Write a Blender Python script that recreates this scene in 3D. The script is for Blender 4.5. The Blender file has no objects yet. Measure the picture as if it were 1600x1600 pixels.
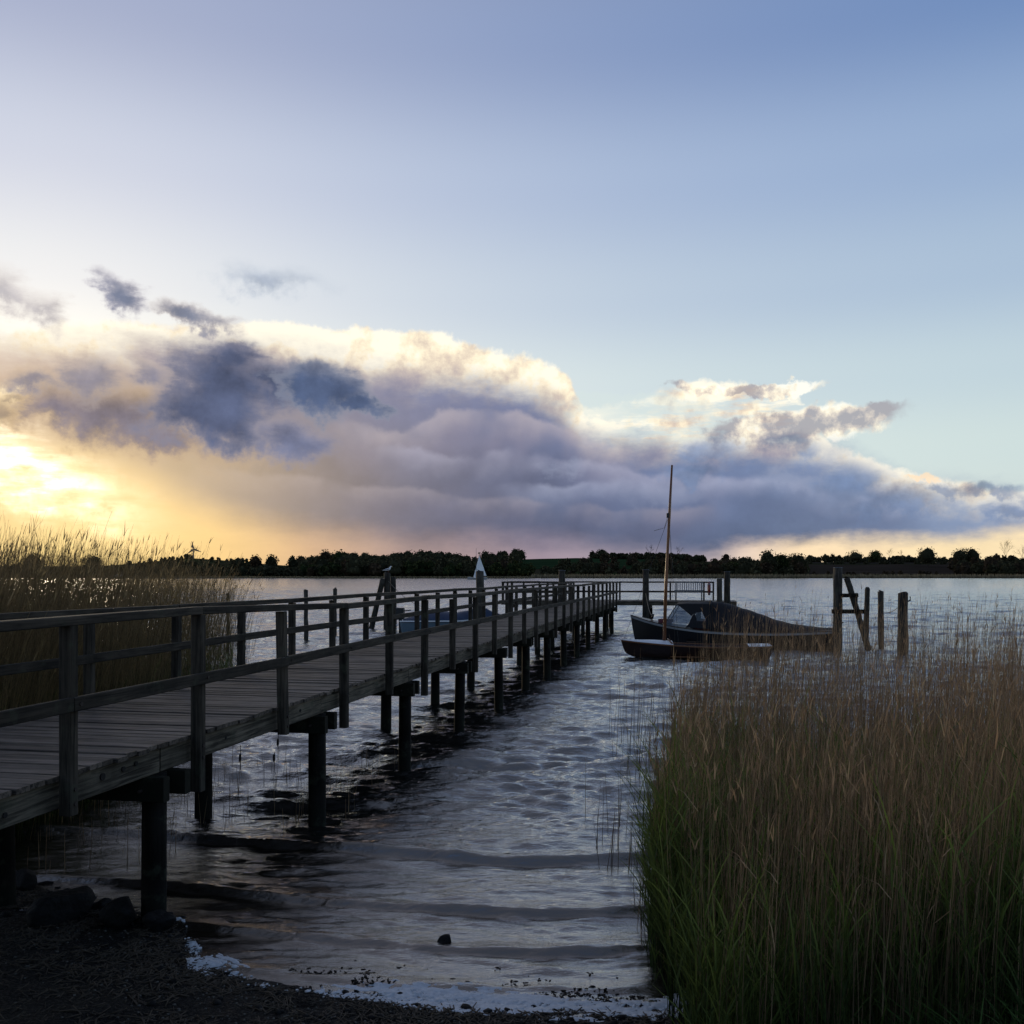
import bpy, bmesh, math, random
import numpy as np
from math import pi, sin, cos, atan2, radians, atan, sqrt

random.seed(7)
rng = np.random.default_rng(11)
S = bpy.context.scene
COL = S.collection

# ------------------------------------------------------------------ camera
F = 1500.0          # focal length in photo pixels (photo 1600 wide)
H = 2.85            # eye height over the lake
Y0 = 898.0          # horizon row in the photo
cam_d = bpy.data.cameras.new('camera')
cam = bpy.data.objects.new('camera', cam_d)
COL.objects.link(cam)
cam.location = (0, 0, H)
cam.rotation_euler = (pi / 2, 0, 0)
cam_d.sensor_width = 36.0
cam_d.lens = 36.0 * F / 1600.0
cam_d.shift_y = (Y0 - 800.0) / 1600.0
cam_d.clip_start = 0.05
cam_d.clip_end = 20000
S.camera = cam
S.render.resolution_x = 1024
S.render.resolution_y = 1024
S.view_settings.view_transform = 'Standard'
S.view_settings.look = 'None'
S.view_settings.exposure = 0.25
S.view_settings.gamma = 1.0
try:
    S.view_settings.use_curve_mapping = False
except Exception:
    pass

SUN_AZ = atan((25 - 800) / F)       # towards the left edge of the view
SUN_EL = radians(6.3)

# ------------------------------------------------------------------ world / sky
world = bpy.data.worlds.new('World')
S.world = world
world.use_nodes = True
wt = world.node_tree
wt.nodes.clear()


class NT:
    """tiny helper to write node maths"""
    def __init__(s, t):
        s.t = t

    def link(s, a, b):
        s.t.links.new(a, b)

    def put(s, sock, v):
        if isinstance(v, (int, float)):
            sock.default_value = v
        elif isinstance(v, (tuple, list)):
            d = sock.default_value
            sock.default_value = tuple(v) + ((1.0,) if len(d) == 4 and len(v) == 3 else ())
        else:
            s.link(v, sock)

    def m(s, op, a, b=None, c=None, clamp=False):
        n = s.t.nodes.new('ShaderNodeMath')
        n.operation = op
        n.use_clamp = clamp
        s.put(n.inputs[0], a)
        if b is not None:
            s.put(n.inputs[1], b)
        if c is not None:
            s.put(n.inputs[2], c)
        return n.outputs[0]

    def add(s, a, b): return s.m('ADD', a, b)
    def sub(s, a, b): return s.m('SUBTRACT', a, b)
    def mul(s, a, b): return s.m('MULTIPLY', a, b)
    def mad(s, a, b, c): return s.m('MULTIPLY_ADD', a, b, c)

    def vm(s, op, a, b=None, scale=None):
        n = s.t.nodes.new('ShaderNodeVectorMath')
        n.operation = op
        s.put(n.inputs[0], a)
        if b is not None:
            s.put(n.inputs[1], b)
        if scale is not None:
            s.put(n.inputs['Scale'], scale)
        return n.outputs['Value'] if op in ('DOT_PRODUCT', 'LENGTH') else n.outputs[0]

    def ss(s, v, lo, hi, a=0.0, b=1.0, kind='SMOOTHSTEP'):
        n = s.t.nodes.new('ShaderNodeMapRange')
        n.interpolation_type = kind
        n.clamp = True if kind == 'LINEAR' else n.clamp
        s.put(n.inputs['Value'], v)
        s.put(n.inputs['From Min'], lo)
        s.put(n.inputs['From Max'], hi)
        s.put(n.inputs['To Min'], a)
        s.put(n.inputs['To Max'], b)
        return n.outputs['Result']

    def mix(s, f, a, b, blend='MIX'):
        n = s.t.nodes.new('ShaderNodeMix')
        n.data_type = 'RGBA'
        n.blend_type = blend
        s.put(n.inputs[0], f)
        s.put(n.inputs[6], a)
        s.put(n.inputs[7], b)
        return n.outputs[2]

    def noise(s, vec, scale, detail=4, rough=0.5, dist=0.0, lac=2.0, out='Fac'):
        n = s.t.nodes.new('ShaderNodeTexNoise')
        s.put(n.inputs['Vector'], vec)
        s.put(n.inputs['Scale'], scale)
        s.put(n.inputs['Detail'], detail)
        s.put(n.inputs['Roughness'], rough)
        s.put(n.inputs['Lacunarity'], lac)
        s.put(n.inputs['Distortion'], dist)
        return n.outputs[out]

    def ramp(s, v, stops, interp='LINEAR'):
        n = s.t.nodes.new('ShaderNodeValToRGB')
        n.color_ramp.interpolation = interp
        e = n.color_ramp.elements
        e[0].position, e[0].color = stops[0][0], tuple(stops[0][1]) + (1,)
        e[1].position, e[1].color = stops[-1][0], tuple(stops[-1][1]) + (1,)
        for p, c in stops[1:-1]:
            x = e.new(p)
            x.color = tuple(c) + (1,)
        s.put(n.inputs[0], v)
        return n.outputs[0]

    def curve(s, v, pts):
        n = s.t.nodes.new('ShaderNodeFloatCurve')
        c = n.mapping.curves[0]
        pts = sorted(pts)
        c.points[0].location = pts[0]
        c.points[1].location = pts[-1]
        for p in pts[1:-1]:
            c.points.new(*p)
        for p in c.points:
            p.handle_type = 'AUTO_CLAMPED'
        n.mapping.update()
        s.put(n.inputs['Value'], v)
        return n.outputs[0]


def lin(r, g, b):
    f = lambda c: (c / 255.0 / 12.92) if c <= 10 else ((c / 255.0 + 0.055) / 1.055) ** 2.4
    return (f(r), f(g), f(b))


def sky_ae(px, py):
    """photo pixel -> azimuth, elevation, both scaled to about photo pixels"""
    return F * atan((px - 800) / F), F * atan((Y0 - py) / sqrt(F * F + (px - 800) ** 2))


W = NT(wt)
tc = wt.nodes.new('ShaderNodeTexCoord')
D = W.vm('NORMALIZE', tc.outputs['Generated'])
sp = wt.nodes.new('ShaderNodeSeparateXYZ')
W.link(D, sp.inputs[0])
A = W.mul(W.m('ARCTAN2', sp.outputs[0], sp.outputs[1]), F)
E = W.mul(W.m('ARCSINE', sp.outputs[2]), F)
# noise fields on the sphere of directions (vertical squashed: clouds are flat)
mp = wt.nodes.new('ShaderNodeMapping')
mp.inputs['Scale'].default_value = (1, 1, 2.7)
W.link(D, mp.inputs[0])
P = mp.outputs[0]
n_big = W.sub(W.noise(P, 6.0, 8, 0.6), 0.5)
n_mid = W.sub(W.noise(W.vm('ADD', P, (3.1, 1.7, 9.2)), 14.0, 9, 0.62), 0.5)
n_iso = W.sub(W.noise(W.vm('ADD', D, (7.7, 2.2, 4.1)), 19.0, 9, 0.6), 0.5)
n_fine = W.sub(W.noise(W.vm('ADD', D, (1.3, 5.5, 0.4)), 55.0, 7, 0.6), 0.5)
sd = (sin(SUN_AZ) * cos(SUN_EL), cos(SUN_AZ) * cos(SUN_EL), sin(SUN_EL))
# the same field a little towards the sun: the difference reads as relief of the cloud tops
off = (sd[0] * 0.02 + 0.001, sd[1] * 0.0, 0.022)
n_iso2 = W.sub(W.noise(W.vm('ADD', W.vm('ADD', D, (7.7, 2.2, 4.1)), off), 19.0, 9, 0.6), 0.5)
relief = W.sub(n_iso, n_iso2)
wx = W.mad(n_mid, 120.0, W.mul(n_fine, 30.0))
wy = W.mad(n_iso, 90.0, W.mul(n_fine, 24.0))
AW = W.add(A, wx)
EW = W.add(E, wy)
X01 = W.ss(A, -1600, 1600, 0, 1, 'LINEAR')
XW01 = W.ss(W.mad(n_mid, 60.0, A), -1600, 1600, 0, 1, 'LINEAR')


def cpts(pts):
    out = []
    for px, py in pts:
        a, e = sky_ae(px, py)
        out.append(((a + 1600) / 3200, e / 800))
    return out


def edge(pts, xin=None):
    return W.mul(W.curve(xin or X01, cpts(pts)), 800.0)


def blob(px, py, rx, ry, rot=0.0, a=None, e=None):
    """1 in the middle of an ellipse, 0 on its rim, negative outside"""
    ca, ce = sky_ae(px, py)
    a = a or AW
    e = e or EW
    dx, dy = W.sub(a, ca), W.sub(e, ce)
    c, s_ = cos(rot), sin(rot)
    u = W.mul(W.mad(dx, c, W.mul(dy, s_)), 1.0 / rx)
    v = W.mul(W.mad(dx, -s_, W.mul(dy, c)), 1.0 / ry)
    return W.sub(1.0, W.m('SQRT', W.mad(u, u, W.mul(v, v))))


def union(l):
    r = l[0]
    for x in l[1:]:
        r = W.m('SMOOTH_MAX', r, x, 0.25)
    return r


# clear sky: Nishita blended with the measured evening gradient
nis = wt.nodes.new('ShaderNodeTexSky')
nis.sky_type = 'NISHITA'
nis.sun_disc = False
nis.sun_elevation = SUN_EL
nis.sun_rotation = SUN_AZ
nisc = W.vm('SCALE', nis.outputs[0], scale=0.06)
el01 = W.ss(E, 0, F * pi / 2, 0, 1, 'LINEAR')
d90 = lambda deg: deg / 90.0
grad = W.ramp(el01, [(0, (.54, .59, .56)), (d90(7), (.50, .61, .62)), (d90(11), (.42, .54, .61)),
                     (d90(16), (.30, .42, .57)), (d90(22), (.205, .325, .53)), (d90(29), (.080, .19, .42)),
                     (d90(42), (.085, .125, .23)), (d90(60), (.075, .10, .165)), (1, (.08, .10, .15))], 'EASE')
ang = W.m('ARCCOSINE', W.m('MINIMUM', W.vm('DOT_PRODUCT', D, sd), 0.99999))
glow = W.m('EXPONENT', W.mul(ang, -1.0 / radians(25)))
clear = W.vm('ADD', grad, W.vm('SCALE', (.68, .50, .29), scale=glow))
clear = W.vm('MULTIPLY', clear, (.98, 1.0, 1.02))
clear = W.mix(0.10, clear, nisc)

# low band of light under the clouds, by azimuth
xx = lambda px: (sky_ae(px, 860)[0] + 1600) / 3200
strip = W.ramp(X01, [(0, lin(215, 185, 150)), (xx(-400), lin(235, 195, 130)), (xx(100), lin(252, 218, 132)),
                     (xx(330), lin(240, 200, 128)), (xx(480), lin(206, 168, 132)), (xx(620), lin(165, 140, 133)),
                     (xx(850), lin(150, 134, 146)), (xx(1080), lin(180, 165, 172)), (xx(1250), lin(238, 212, 175)),
                     (xx(1500), lin(240, 216, 172)), (1, lin(190, 180, 180))])
strip = W.mix(1.0, strip, W.vm('SCALE', (1, 1, 1), scale=W.mad(n_mid, 0.35, 1.0)), 'MULTIPLY')

# ---- 1: sunlit upper bank
top = edge([(-1400, 560), (-300, 560), (0, 524), (70, 505), (130, 498), (300, 505), (450, 505), (600, 513), (700, 525), (760, 543),
            (830, 560), (880, 578), (903, 612), (925, 632), (1000, 622), (1060, 597), (1150, 600), (1240, 615), (1275, 660),
            (1310, 696), (1345, 712), (1430, 738), (1500, 748), (1600, 765), (1800, 790), (2600, 720)])
m1 = W.ss(W.sub(W.add(top, W.mad(n_iso, 38.0, W.mul(n_fine, 34.0))), E), -3, 9)
dep1 = W.sub(top, E)                       # how deep below the cloud's upper edge
lit = W.add(W.mul(relief, 4.4), W.mul(n_mid, 0.9))
c1 = W.ramp(W.add(W.ss(dep1, 10, 150, 0.0, 0.72), W.mul(lit, -0.55)),
            [(0, (.93, .87, .72)), (.18, lin(244, 230, 202)), (.42, lin(214, 198, 180)), (.75, lin(178, 165, 165)), (1, lin(150, 143, 155))])
_ms = wt.nodes.new('ShaderNodeMapping')
_ms.inputs['Scale'].default_value = (1, 1, 5.5)
_ms.inputs['Rotation'].default_value = (0, .05, 0)
W.link(D, _ms.inputs[0])
streak = W.noise(_ms.outputs[0], 11.0, 8, .6)
thin = W.mul(W.ss(A, sky_ae(900, 0)[0], sky_ae(1010, 0)[0]), W.ss(E, sky_ae(1150, 712)[1], sky_ae(1150, 668)[1]))
m1 = W.mul(m1, W.sub(1.0, W.mul(thin, W.ss(streak, .44, .60, .95, 0.0))))
sky = W.mix(m1, clear, c1)
# light holes of sky colour in the right part of the lit bank
hole = W.mul(W.ss(W.add(blob(1010, 640, 150, 26), W.mul(n_mid, 1.6)), 0.05, .5), .55)
sky = W.mix(hole, sky, lin(200, 212, 210))
# wisp pointing right
wisp = W.ss(W.add(union([blob(1240, 668, 170, 30, 0.10), blob(1325, 652, 80, 16, .2), blob(1170, 606, 120, 12, -.05)]), W.mad(n_mid, .7, W.mul(n_fine, .5))), -.05, .3)
sky = W.mix(W.mul(wisp, .75), sky, W.ramp(W.add(.5, W.mul(lit, 1.3)), [(0, lin(150, 143, 150)), (.42, lin(205, 190, 178)), (.75, lin(250, 236, 208)), (1, (1, .95, .82))]))

# ---- 2: violet grey body of the bank
t2 = edge([(-1400, 600), (-300, 600), (0, 536), (120, 545), (300, 540), (430, 556), (560, 576), (700, 588), (800, 604), (870, 634),
           (930, 680), (1010, 688), (1100, 700), (1200, 690), (1300, 705), (1400, 745), (1600, 780), (1800, 800), (2600, 780)], XW01)
b2 = edge([(-1400, 800), (-300, 720), (0, 668), (120, 690), (230, 725), (300, 760), (400, 792), (520, 812), (700, 826), (860, 832), (960, 845), (1080, 860),
           (1180, 850), (1320, 843), (1500, 834), (1620, 826), (1800, 830), (2600, 840)], XW01)
m2 = W.mul(W.ss(W.sub(W.add(t2, W.mad(n_mid, 80.0, W.mul(n_iso, 60.0))), E), -32, 48),
           1.0)
hor = W.ramp(X01, [(0, lin(150, 140, 150)), (xx(0), lin(176, 158, 148)), (xx(350), lin(130, 125, 138)), (xx(600), lin(113, 115, 138)),
                   (xx(900), lin(98, 106, 134)), (xx(1150), lin(100, 113, 143)), (xx(1500), lin(118, 132, 158)), (1, lin(120, 130, 155))])
vsh = W.ss(W.sub(t2, E), 10, 190, 1.20, 0.70)
vsh = W.add(vsh, W.mad(lit, .10, W.mul(n_big, .35)))
c2 = W.vm('SCALE', hor, scale=vsh)
# paler blue billows inside the right half
bil = W.ss(W.add(union([blob(900, 735, 110, 22), blob(1020, 765, 170, 26), blob(1240, 750, 130, 24)]), W.mul(n_mid, 1.3)), 0.15, .9)
c2 = W.mix(W.mul(bil, .42), c2, lin(150, 158, 180))
sky = W.mix(m2, sky, c2)
# cumulus heads piled in front of one another inside the bank: crisp lit tops, soft shaded bodies
def heads(pts, seed, namp, rim, body, a_, depth, x0, x1):
    global sky
    nv = W.sub(W.noise(W.vm('ADD', D, (seed * 1.37, seed * .71, seed * 2.3)), 15.0, 6, .52), .5)
    tp = W.add(edge(pts), W.mad(nv, namp, W.mul(n_fine, 9.0)))
    q = W.sub(tp, E)
    mk = W.mul(W.ss(q, -3, 9), W.ss(q, depth * .6, depth * 2.2, 1, 0))
    mk = W.mul(mk, W.mul(W.ss(A, sky_ae(x0, 0)[0], sky_ae(x0, 0)[0] + 90), W.ss(A, sky_ae(x1, 0)[0] - 90, sky_ae(x1, 0)[0], 1, 0)))
    mk = W.mul(mk, W.ss(W.noise(D, 9.0 + seed, 3, .5), .34, .56))
    sky = W.mix(W.mul(mk, a_), sky, W.mix(W.ss(q, 0, depth), rim, body))

heads([(500, 640), (620, 655), (760, 640), (860, 660), (960, 700), (1100, 720)], 1, 80, lin(190, 178, 180), lin(136, 131, 150), .50, 50, 480, 1020)
heads([(600, 700), (700, 712), (800, 706), (900, 718), (1020, 735), (1150, 742), (1300, 745)], 2, 70, lin(164, 164, 184), lin(102, 109, 136), .5, 46, 560, 1340)
heads([(850, 755), (950, 748), (1050, 752), (1180, 745), (1300, 765), (1450, 780)], 3, 60, lin(160, 166, 190), lin(94, 106, 136), .55, 44, 760, 1480)
heads([(300, 720), (450, 740), (600, 765), (750, 770), (900, 785), (1100, 790)], 4, 60, lin(150, 144, 156), lin(100, 102, 126), .5, 40, 300, 1150)
# dark blue upper fringe on the right
drk = W.ss(W.add(union([blob(1110, 705, 60, 34), blob(1080, 740, 60, 20), blob(1225, 700, 70, 22), blob(1330, 745, 60, 28), blob(1400, 790, 100, 34),
                        blob(1540, 772, 70, 16), blob(1590, 800, 60, 18), blob(1470, 770, 40, 14)]), W.mad(n_iso, 1.0, W.mul(n_fine, .5))), 0.0, .75)
sky = W.mix(W.mul(drk, .72), sky, W.vm('SCALE', lin(104, 122, 154), scale=W.mad(lit, .35, 1.0)))
# small warm breaks at far right
brk = W.ss(W.add(blob(1450, 752, 34, 8), W.mul(n_fine, 1.6)), .1, .6)
sky = W.mix(W.mul(brk, .7), sky, lin(246, 214, 176))

# ---- 3: below the bank
bm = W.ss(W.sub(W.add(b2, W.mad(n_mid, 34.0, W.mul(n_fine, 10.0))), E), -16, W.ramp(X01, [(0, (60,) * 3), (xx(500), (60,) * 3), (xx(1000), (45,) * 3), (xx(1180), (16,) * 3), (1, (16,) * 3)]))
sky = W.mix(bm, sky, strip)

# ---- 4: the hidden sun's glow through the thin lower cloud on the left
_r = W.sub(1.0, blob(50, 738, 105, 36, -.42))
gl1 = W.m('EXPONENT', W.mul(W.mul(_r, _r), -1.0))
gl2 = W.m('EXPONENT', W.mul(W.add(W.m('POWER', W.mul(W.sub(A, sky_ae(60, 0)[0]), 1 / 360.0), 2.0),
                                  W.m('POWER', W.mul(W.sub(E, sky_ae(0, 750)[1]), 1 / 120.0), 2.0)), -1.0))
sky = W.mix(W.mul(gl2, .72), sky, lin(238, 207, 156))
sky = W.vm('ADD', sky, W.vm('SCALE', (1.2, 1.08, .86), scale=W.mul(W.mul(gl1, W.ss(streak, .36, .60, .35, 1.25)), W.m('MAXIMUM', W.mad(n_mid, 4.0, W.mad(n_fine, 2.0, 1.0)), 0.0))))
gl3 = W.ss(W.add(blob(8, 615, 42, 24), W.mul(n_mid, .6)), 0.0, .8)
sky = W.mix(gl3, sky, (1.35, 1.15, .75))

# ---- 5: dark ragged clouds in front, in the left half
def puffs(bl, c_thin, c_core, lo, hi, na, nf, amt):
    global sky
    d = W.add(union(bl), W.mad(n_iso, na, W.mul(n_fine, nf)))
    mk = W.ss(d, lo, hi)
    core = W.ss(d, lo, hi + .35)
    col = W.mix(core, c_thin, W.vm('SCALE', c_core, scale=W.mad(lit, .32, W.mad(n_big, .3, 1.0))))
    sky = W.mix(W.mul(mk, amt), sky, col)

puffs([blob(190, 655, 215, 62, -.18), blob(95, 640, 80, 34), blob(250, 690, 105, 36, -.3)], lin(200, 172, 135), lin(114, 108, 122), -0.05, .6, .8, .5, .9)
puffs([blob(0, 645, 34, 40), blob(25, 620, 30, 14)], lin(215, 185, 140), lin(150, 132, 115), 0.0, .7, .9, .5, .8)
puffs([blob(350, 612, 112, 92), blob(325, 655, 120, 60), blob(430, 600, 60, 44), blob(365, 560, 60, 44)], lin(140, 136, 148), lin(80, 89, 116), -.02, .42, .55, .4, .98)
puffs([blob(505, 607, 92, 50, -.25), blob(565, 637, 60, 20, -.3), blob(470, 600, 48, 42)], lin(135, 138, 152), lin(78, 92, 122), -.02, .36, .55, .4, .98)
puffs([blob(460, 690, 80, 40)], lin(140, 138, 155), lin(96, 103, 130), 0, .6, .7, .4, .9)
puffs([blob(140, 585, 50, 40), blob(225, 580, 40, 30), blob(60, 600, 60, 20)], lin(180, 165, 155), lin(118, 118, 136), -.05, .7, .8, .5, .8)
puffs([blob(182, 463, 47, 32, -.5)], lin(190, 184, 190), lin(98, 106, 130), -.05, .55, .9, .7, .93)
puffs([blob(300, 488, 68, 22, -.12)], lin(200, 190, 185), lin(108, 114, 135), -.05, .55, .9, .6, .93)
puffs([blob(15, 455, 58, 34, -.5), blob(64, 487, 40, 30, -.6)], lin(215, 205, 198), lin(150, 146, 152), -.05, .9, 1.1, .8, .85)
puffs([blob(420, 438, 105, 30)], lin(190, 198, 208), lin(140, 152, 172), -.05, .9, 1.2, .8, .75)

# below the horizon the dome is only ever hidden by land and water
sky = W.mix(W.ss(E, -40, -5), (.03, .035, .03), sky)
bg = wt.nodes.new('ShaderNodeBackground')
W.link(sky, bg.inputs[0])
bg.inputs[1].default_value = 1.0
wo = wt.nodes.new('ShaderNodeOutputWorld')
W.link(bg.outputs[0], wo.inputs[0])
world.cycles.sampling_method = 'MANUAL'
world.cycles.sample_map_resolution = 1024

# the sun itself stands behind the left clouds: broad, weak and warm
sun_d = bpy.data.lights.new('sun', 'SUN')
sun_d.energy = 0.7
sun_d.angle = radians(10)
sun_d.color = (1.0, .80, .52)
sun = bpy.data.objects.new('sun', sun_d)
COL.objects.link(sun)
sun.rotation_euler = (pi / 2 - SUN_EL, 0, pi - SUN_AZ)
from mathutils import Vector
sun.rotation_euler = Vector((-sd[0], -sd[1], -sd[2])).to_track_quat('-Z', 'Y').to_euler()

# ================================================================== helpers
def mesh_obj(name, verts, faces, mat=None, parent=None, smooth=False, loc=None):
    me = bpy.data.meshes.new(name)
    me.from_pydata([tuple(v) for v in verts], [], [tuple(f) for f in faces])
    me.update()
    if mat:
        me.materials.append(mat)
    if smooth:
        me.polygons.foreach_set('use_smooth', [True] * len(me.polygons))
    o = bpy.data.objects.new(name, me)
    COL.objects.link(o)
    if loc is not None:
        o.location = loc
    if parent:
        o.parent = parent
    return o


def np_mesh(name, verts, faces, mat=None, smooth=False, attrs=None):
    """verts (n,3) array, faces (m,k) array with constant k"""
    me = bpy.data.meshes.new(name)
    verts = np.ascontiguousarray(verts, dtype=np.float32)
    faces = np.ascontiguousarray(faces, dtype=np.int32)
    m, k = faces.shape
    me.vertices.add(len(verts))
    me.vertices.foreach_set('co', verts.ravel())
    me.loops.add(m * k)
    me.loops.foreach_set('vertex_index', faces.ravel())
    me.polygons.add(m)
    me.polygons.foreach_set('loop_start', np.arange(0, m * k, k, dtype=np.int32))
    me.polygons.foreach_set('loop_total', np.full(m, k, dtype=np.int32))
    if smooth:
        me.polygons.foreach_set('use_smooth', np.ones(m, dtype=bool))
    me.update(calc_edges=True)
    for an, av in (attrs or {}).items():
        at = me.attributes.new(an, 'FLOAT', 'POINT')
        at.data.foreach_set('value', np.ascontiguousarray(av, dtype=np.float32).ravel())
    if mat:
        me.materials.append(mat)
    o = bpy.data.objects.new(name, me)
    COL.objects.link(o)
    return o


def empty(name, loc=(0, 0, 0), rz=0.0, label=None, cat=None, group=None):
    o = bpy.data.objects.new(name, None)
    o.empty_display_size = 0.2
    COL.objects.link(o)
    o.location = loc
    o.rotation_euler = (0, 0, rz)
    tag(o, label, cat, group)
    return o


def tag(o, label=None, cat=None, group=None, kind=None):
    if label: o['label'] = label
    if cat: o['category'] = cat
    if group: o['group'] = group
    if kind: o['kind'] = kind
    return o


class MB:
    def __init__(s):
        s.v, s.f = [], []

    def add(s, v, f):
        b = len(s.v)
        s.v += [tuple(x) for x in v]
        s.f += [tuple(i + b for i in q) for q in f]
        return s

    def box(s, x0, x1, y0, y1, z0, z1, jit=0.0):
        j = lambda: random.uniform(-jit, jit) if jit else 0.0
        v = [(x + j(), y + j(), z + j()) for z in (z0, z1) for y in (y0, y1) for x in (x0, x1)]
        return s.add(v, [(0, 2, 3, 1), (4, 5, 7, 6), (0, 1, 5, 4), (2, 6, 7, 3), (0, 4, 6, 2), (1, 3, 7, 5)])

    def bbox(s, x0, x1, y0, y1, z0, z1, b=0.006, jit=0.0):
        """box with chamfered long (x) edges"""
        prof = [(y0 + b, z0), (y1 - b, z0), (y1, z0 + b), (y1, z1 - b), (y1 - b, z1), (y0 + b, z1), (y0, z1 - b), (y0, z0 + b)]
        v = []
        for x in (x0, x1):
            dy, dz = random.uniform(-jit, jit), random.uniform(-jit, jit)
            v += [(x, y + dy, z + dz) for y, z in prof]
        f = [tuple(range(7, -1, -1)), tuple(range(8, 16))]
        f += [(i, (i + 1) % 8, 8 + (i + 1) % 8, 8 + i) for i in range(8)]
        return s.add(v, f)

    def tube(s, pts, rad, n=6, cap=True):
        pts = [Vector(p) for p in pts]
        if not isinstance(rad, (list, tuple)):
            rad = [rad] * len(pts)
        v, f = [], []
        for i, p in enumerate(pts):
            d = (pts[min(i + 1, len(pts) - 1)] - pts[max(i - 1, 0)])
            d = d.normalized() if d.length > 1e-9 else Vector((0, 0, 1))
            a = d.cross(Vector((0, 0, 1)))
            a = a.normalized() if a.length > .05 else Vector((1, 0, 0))
            b = d.cross(a).normalized()
            for k in range(n):
                t = 2 * pi * k / n
                v.append(p + (a * cos(t) + b * sin(t)) * rad[i])
        for i in range(len(pts) - 1):
            for k in range(n):
                f.append((i * n + k, i * n + (k + 1) % n, (i + 1) * n + (k + 1) % n, (i + 1) * n + k))
        if cap:
            f.append(tuple(range(n - 1, -1, -1)))
            f.append(tuple((len(pts) - 1) * n + k for k in range(n)))
        return s.add(v, f)

    def obj(s, name, mat, parent=None, smooth=False, loc=None):
        return mesh_obj(name, s.v, s.f, mat, parent, smooth, loc)


def dup(o, parent=None, loc=None, rot=None):
    c = o.copy()
    COL.objects.link(c)
    if parent: c.parent = parent
    if loc is not None: c.location = loc
    if rot is not None: c.rotation_euler = rot
    for ch in o.children:
        dup(ch, c)
    return c


def _h(ix, iy, seed):
    n = (ix * 374761393 + iy * 668265263 + seed * 144665) & 0xffffffff
    n = ((n ^ (n >> 13)) * 1274126177) & 0xffffffff
    return ((n ^ (n >> 16)) & 0xffff) / 65535.0


def vnoise(x, y, seed=0):
    x = np.asarray(x, float); y = np.asarray(y, float)
    x, y = np.broadcast_arrays(x, y)
    ix = np.floor(x).astype(np.int64); iy = np.floor(y).astype(np.int64)
    fx = x - ix; fy = y - iy
    fx = fx * fx * (3 - 2 * fx); fy = fy * fy * (3 - 2 * fy)
    a = _h(ix, iy, seed); b = _h(ix + 1, iy, seed); c = _h(ix, iy + 1, seed); d = _h(ix + 1, iy + 1, seed)
    return (a + (b - a) * fx) * (1 - fy) + (c + (d - c) * fx) * fy


def fbm(x, y, oct=4, seed=0, gain=.5):
    r, a, t = 0, 1.0, 0
    for i in range(oct):
        r = r + a * vnoise(x * 2 ** i, y * 2 ** i, seed + i * 17)
        t += a
        a *= gain
    return r / t - .5


# ================================================================== materials
def new_mat(name):
    m = bpy.data.materials.new(name)
    m.use_nodes = True
    t = m.node_tree
    t.nodes.clear()
    n = NT(t)
    bs = t.nodes.new('ShaderNodeBsdfPrincipled')
    out = t.nodes.new('ShaderNodeOutputMaterial')
    t.links.new(bs.outputs[0], out.inputs[0])
    return m, n, bs, out


def bump(n, bs, h, strength=.5, dist=.01):
    b = n.t.nodes.new('ShaderNodeBump')
    b.inputs['Strength'].default_value = strength
    b.inputs['Distance'].default_value = dist
    n.put(b.inputs['Height'], h)
    n.link(b.outputs[0], bs.inputs['Normal'])


def coords(n, kind='Object', scale=(1, 1, 1)):
    c = n.t.nodes.new('ShaderNodeTexCoord')
    mpn = n.t.nodes.new('ShaderNodeMapping')
    mpn.inputs['Scale'].default_value = scale
    n.link(c.outputs[kind], mpn.inputs[0])
    return mpn.outputs[0]


def simple(name, col, rough=.7, var=.3, nscale=8, bmp=.3, bdist=.01, metal=0, spec=.5, scale=(1, 1, 1)):
    m, n, bs, _ = new_mat(name)
    p = coords(n, scale=scale)
    f = n.noise(p, nscale, 5, .6)
    c = n.vm('SCALE', tuple(col), scale=n.mad(n.sub(f, .5), var * 3.0, 1.0))
    n.link(c, bs.inputs['Base Color'])
    bs.inputs['Roughness'].default_value = rough
    bs.inputs['Metallic'].default_value = metal
    bs.inputs['Specular IOR Level'].default_value = spec
    if bmp:
        bump(n, bs, f, bmp, bdist)
    return m


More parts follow.
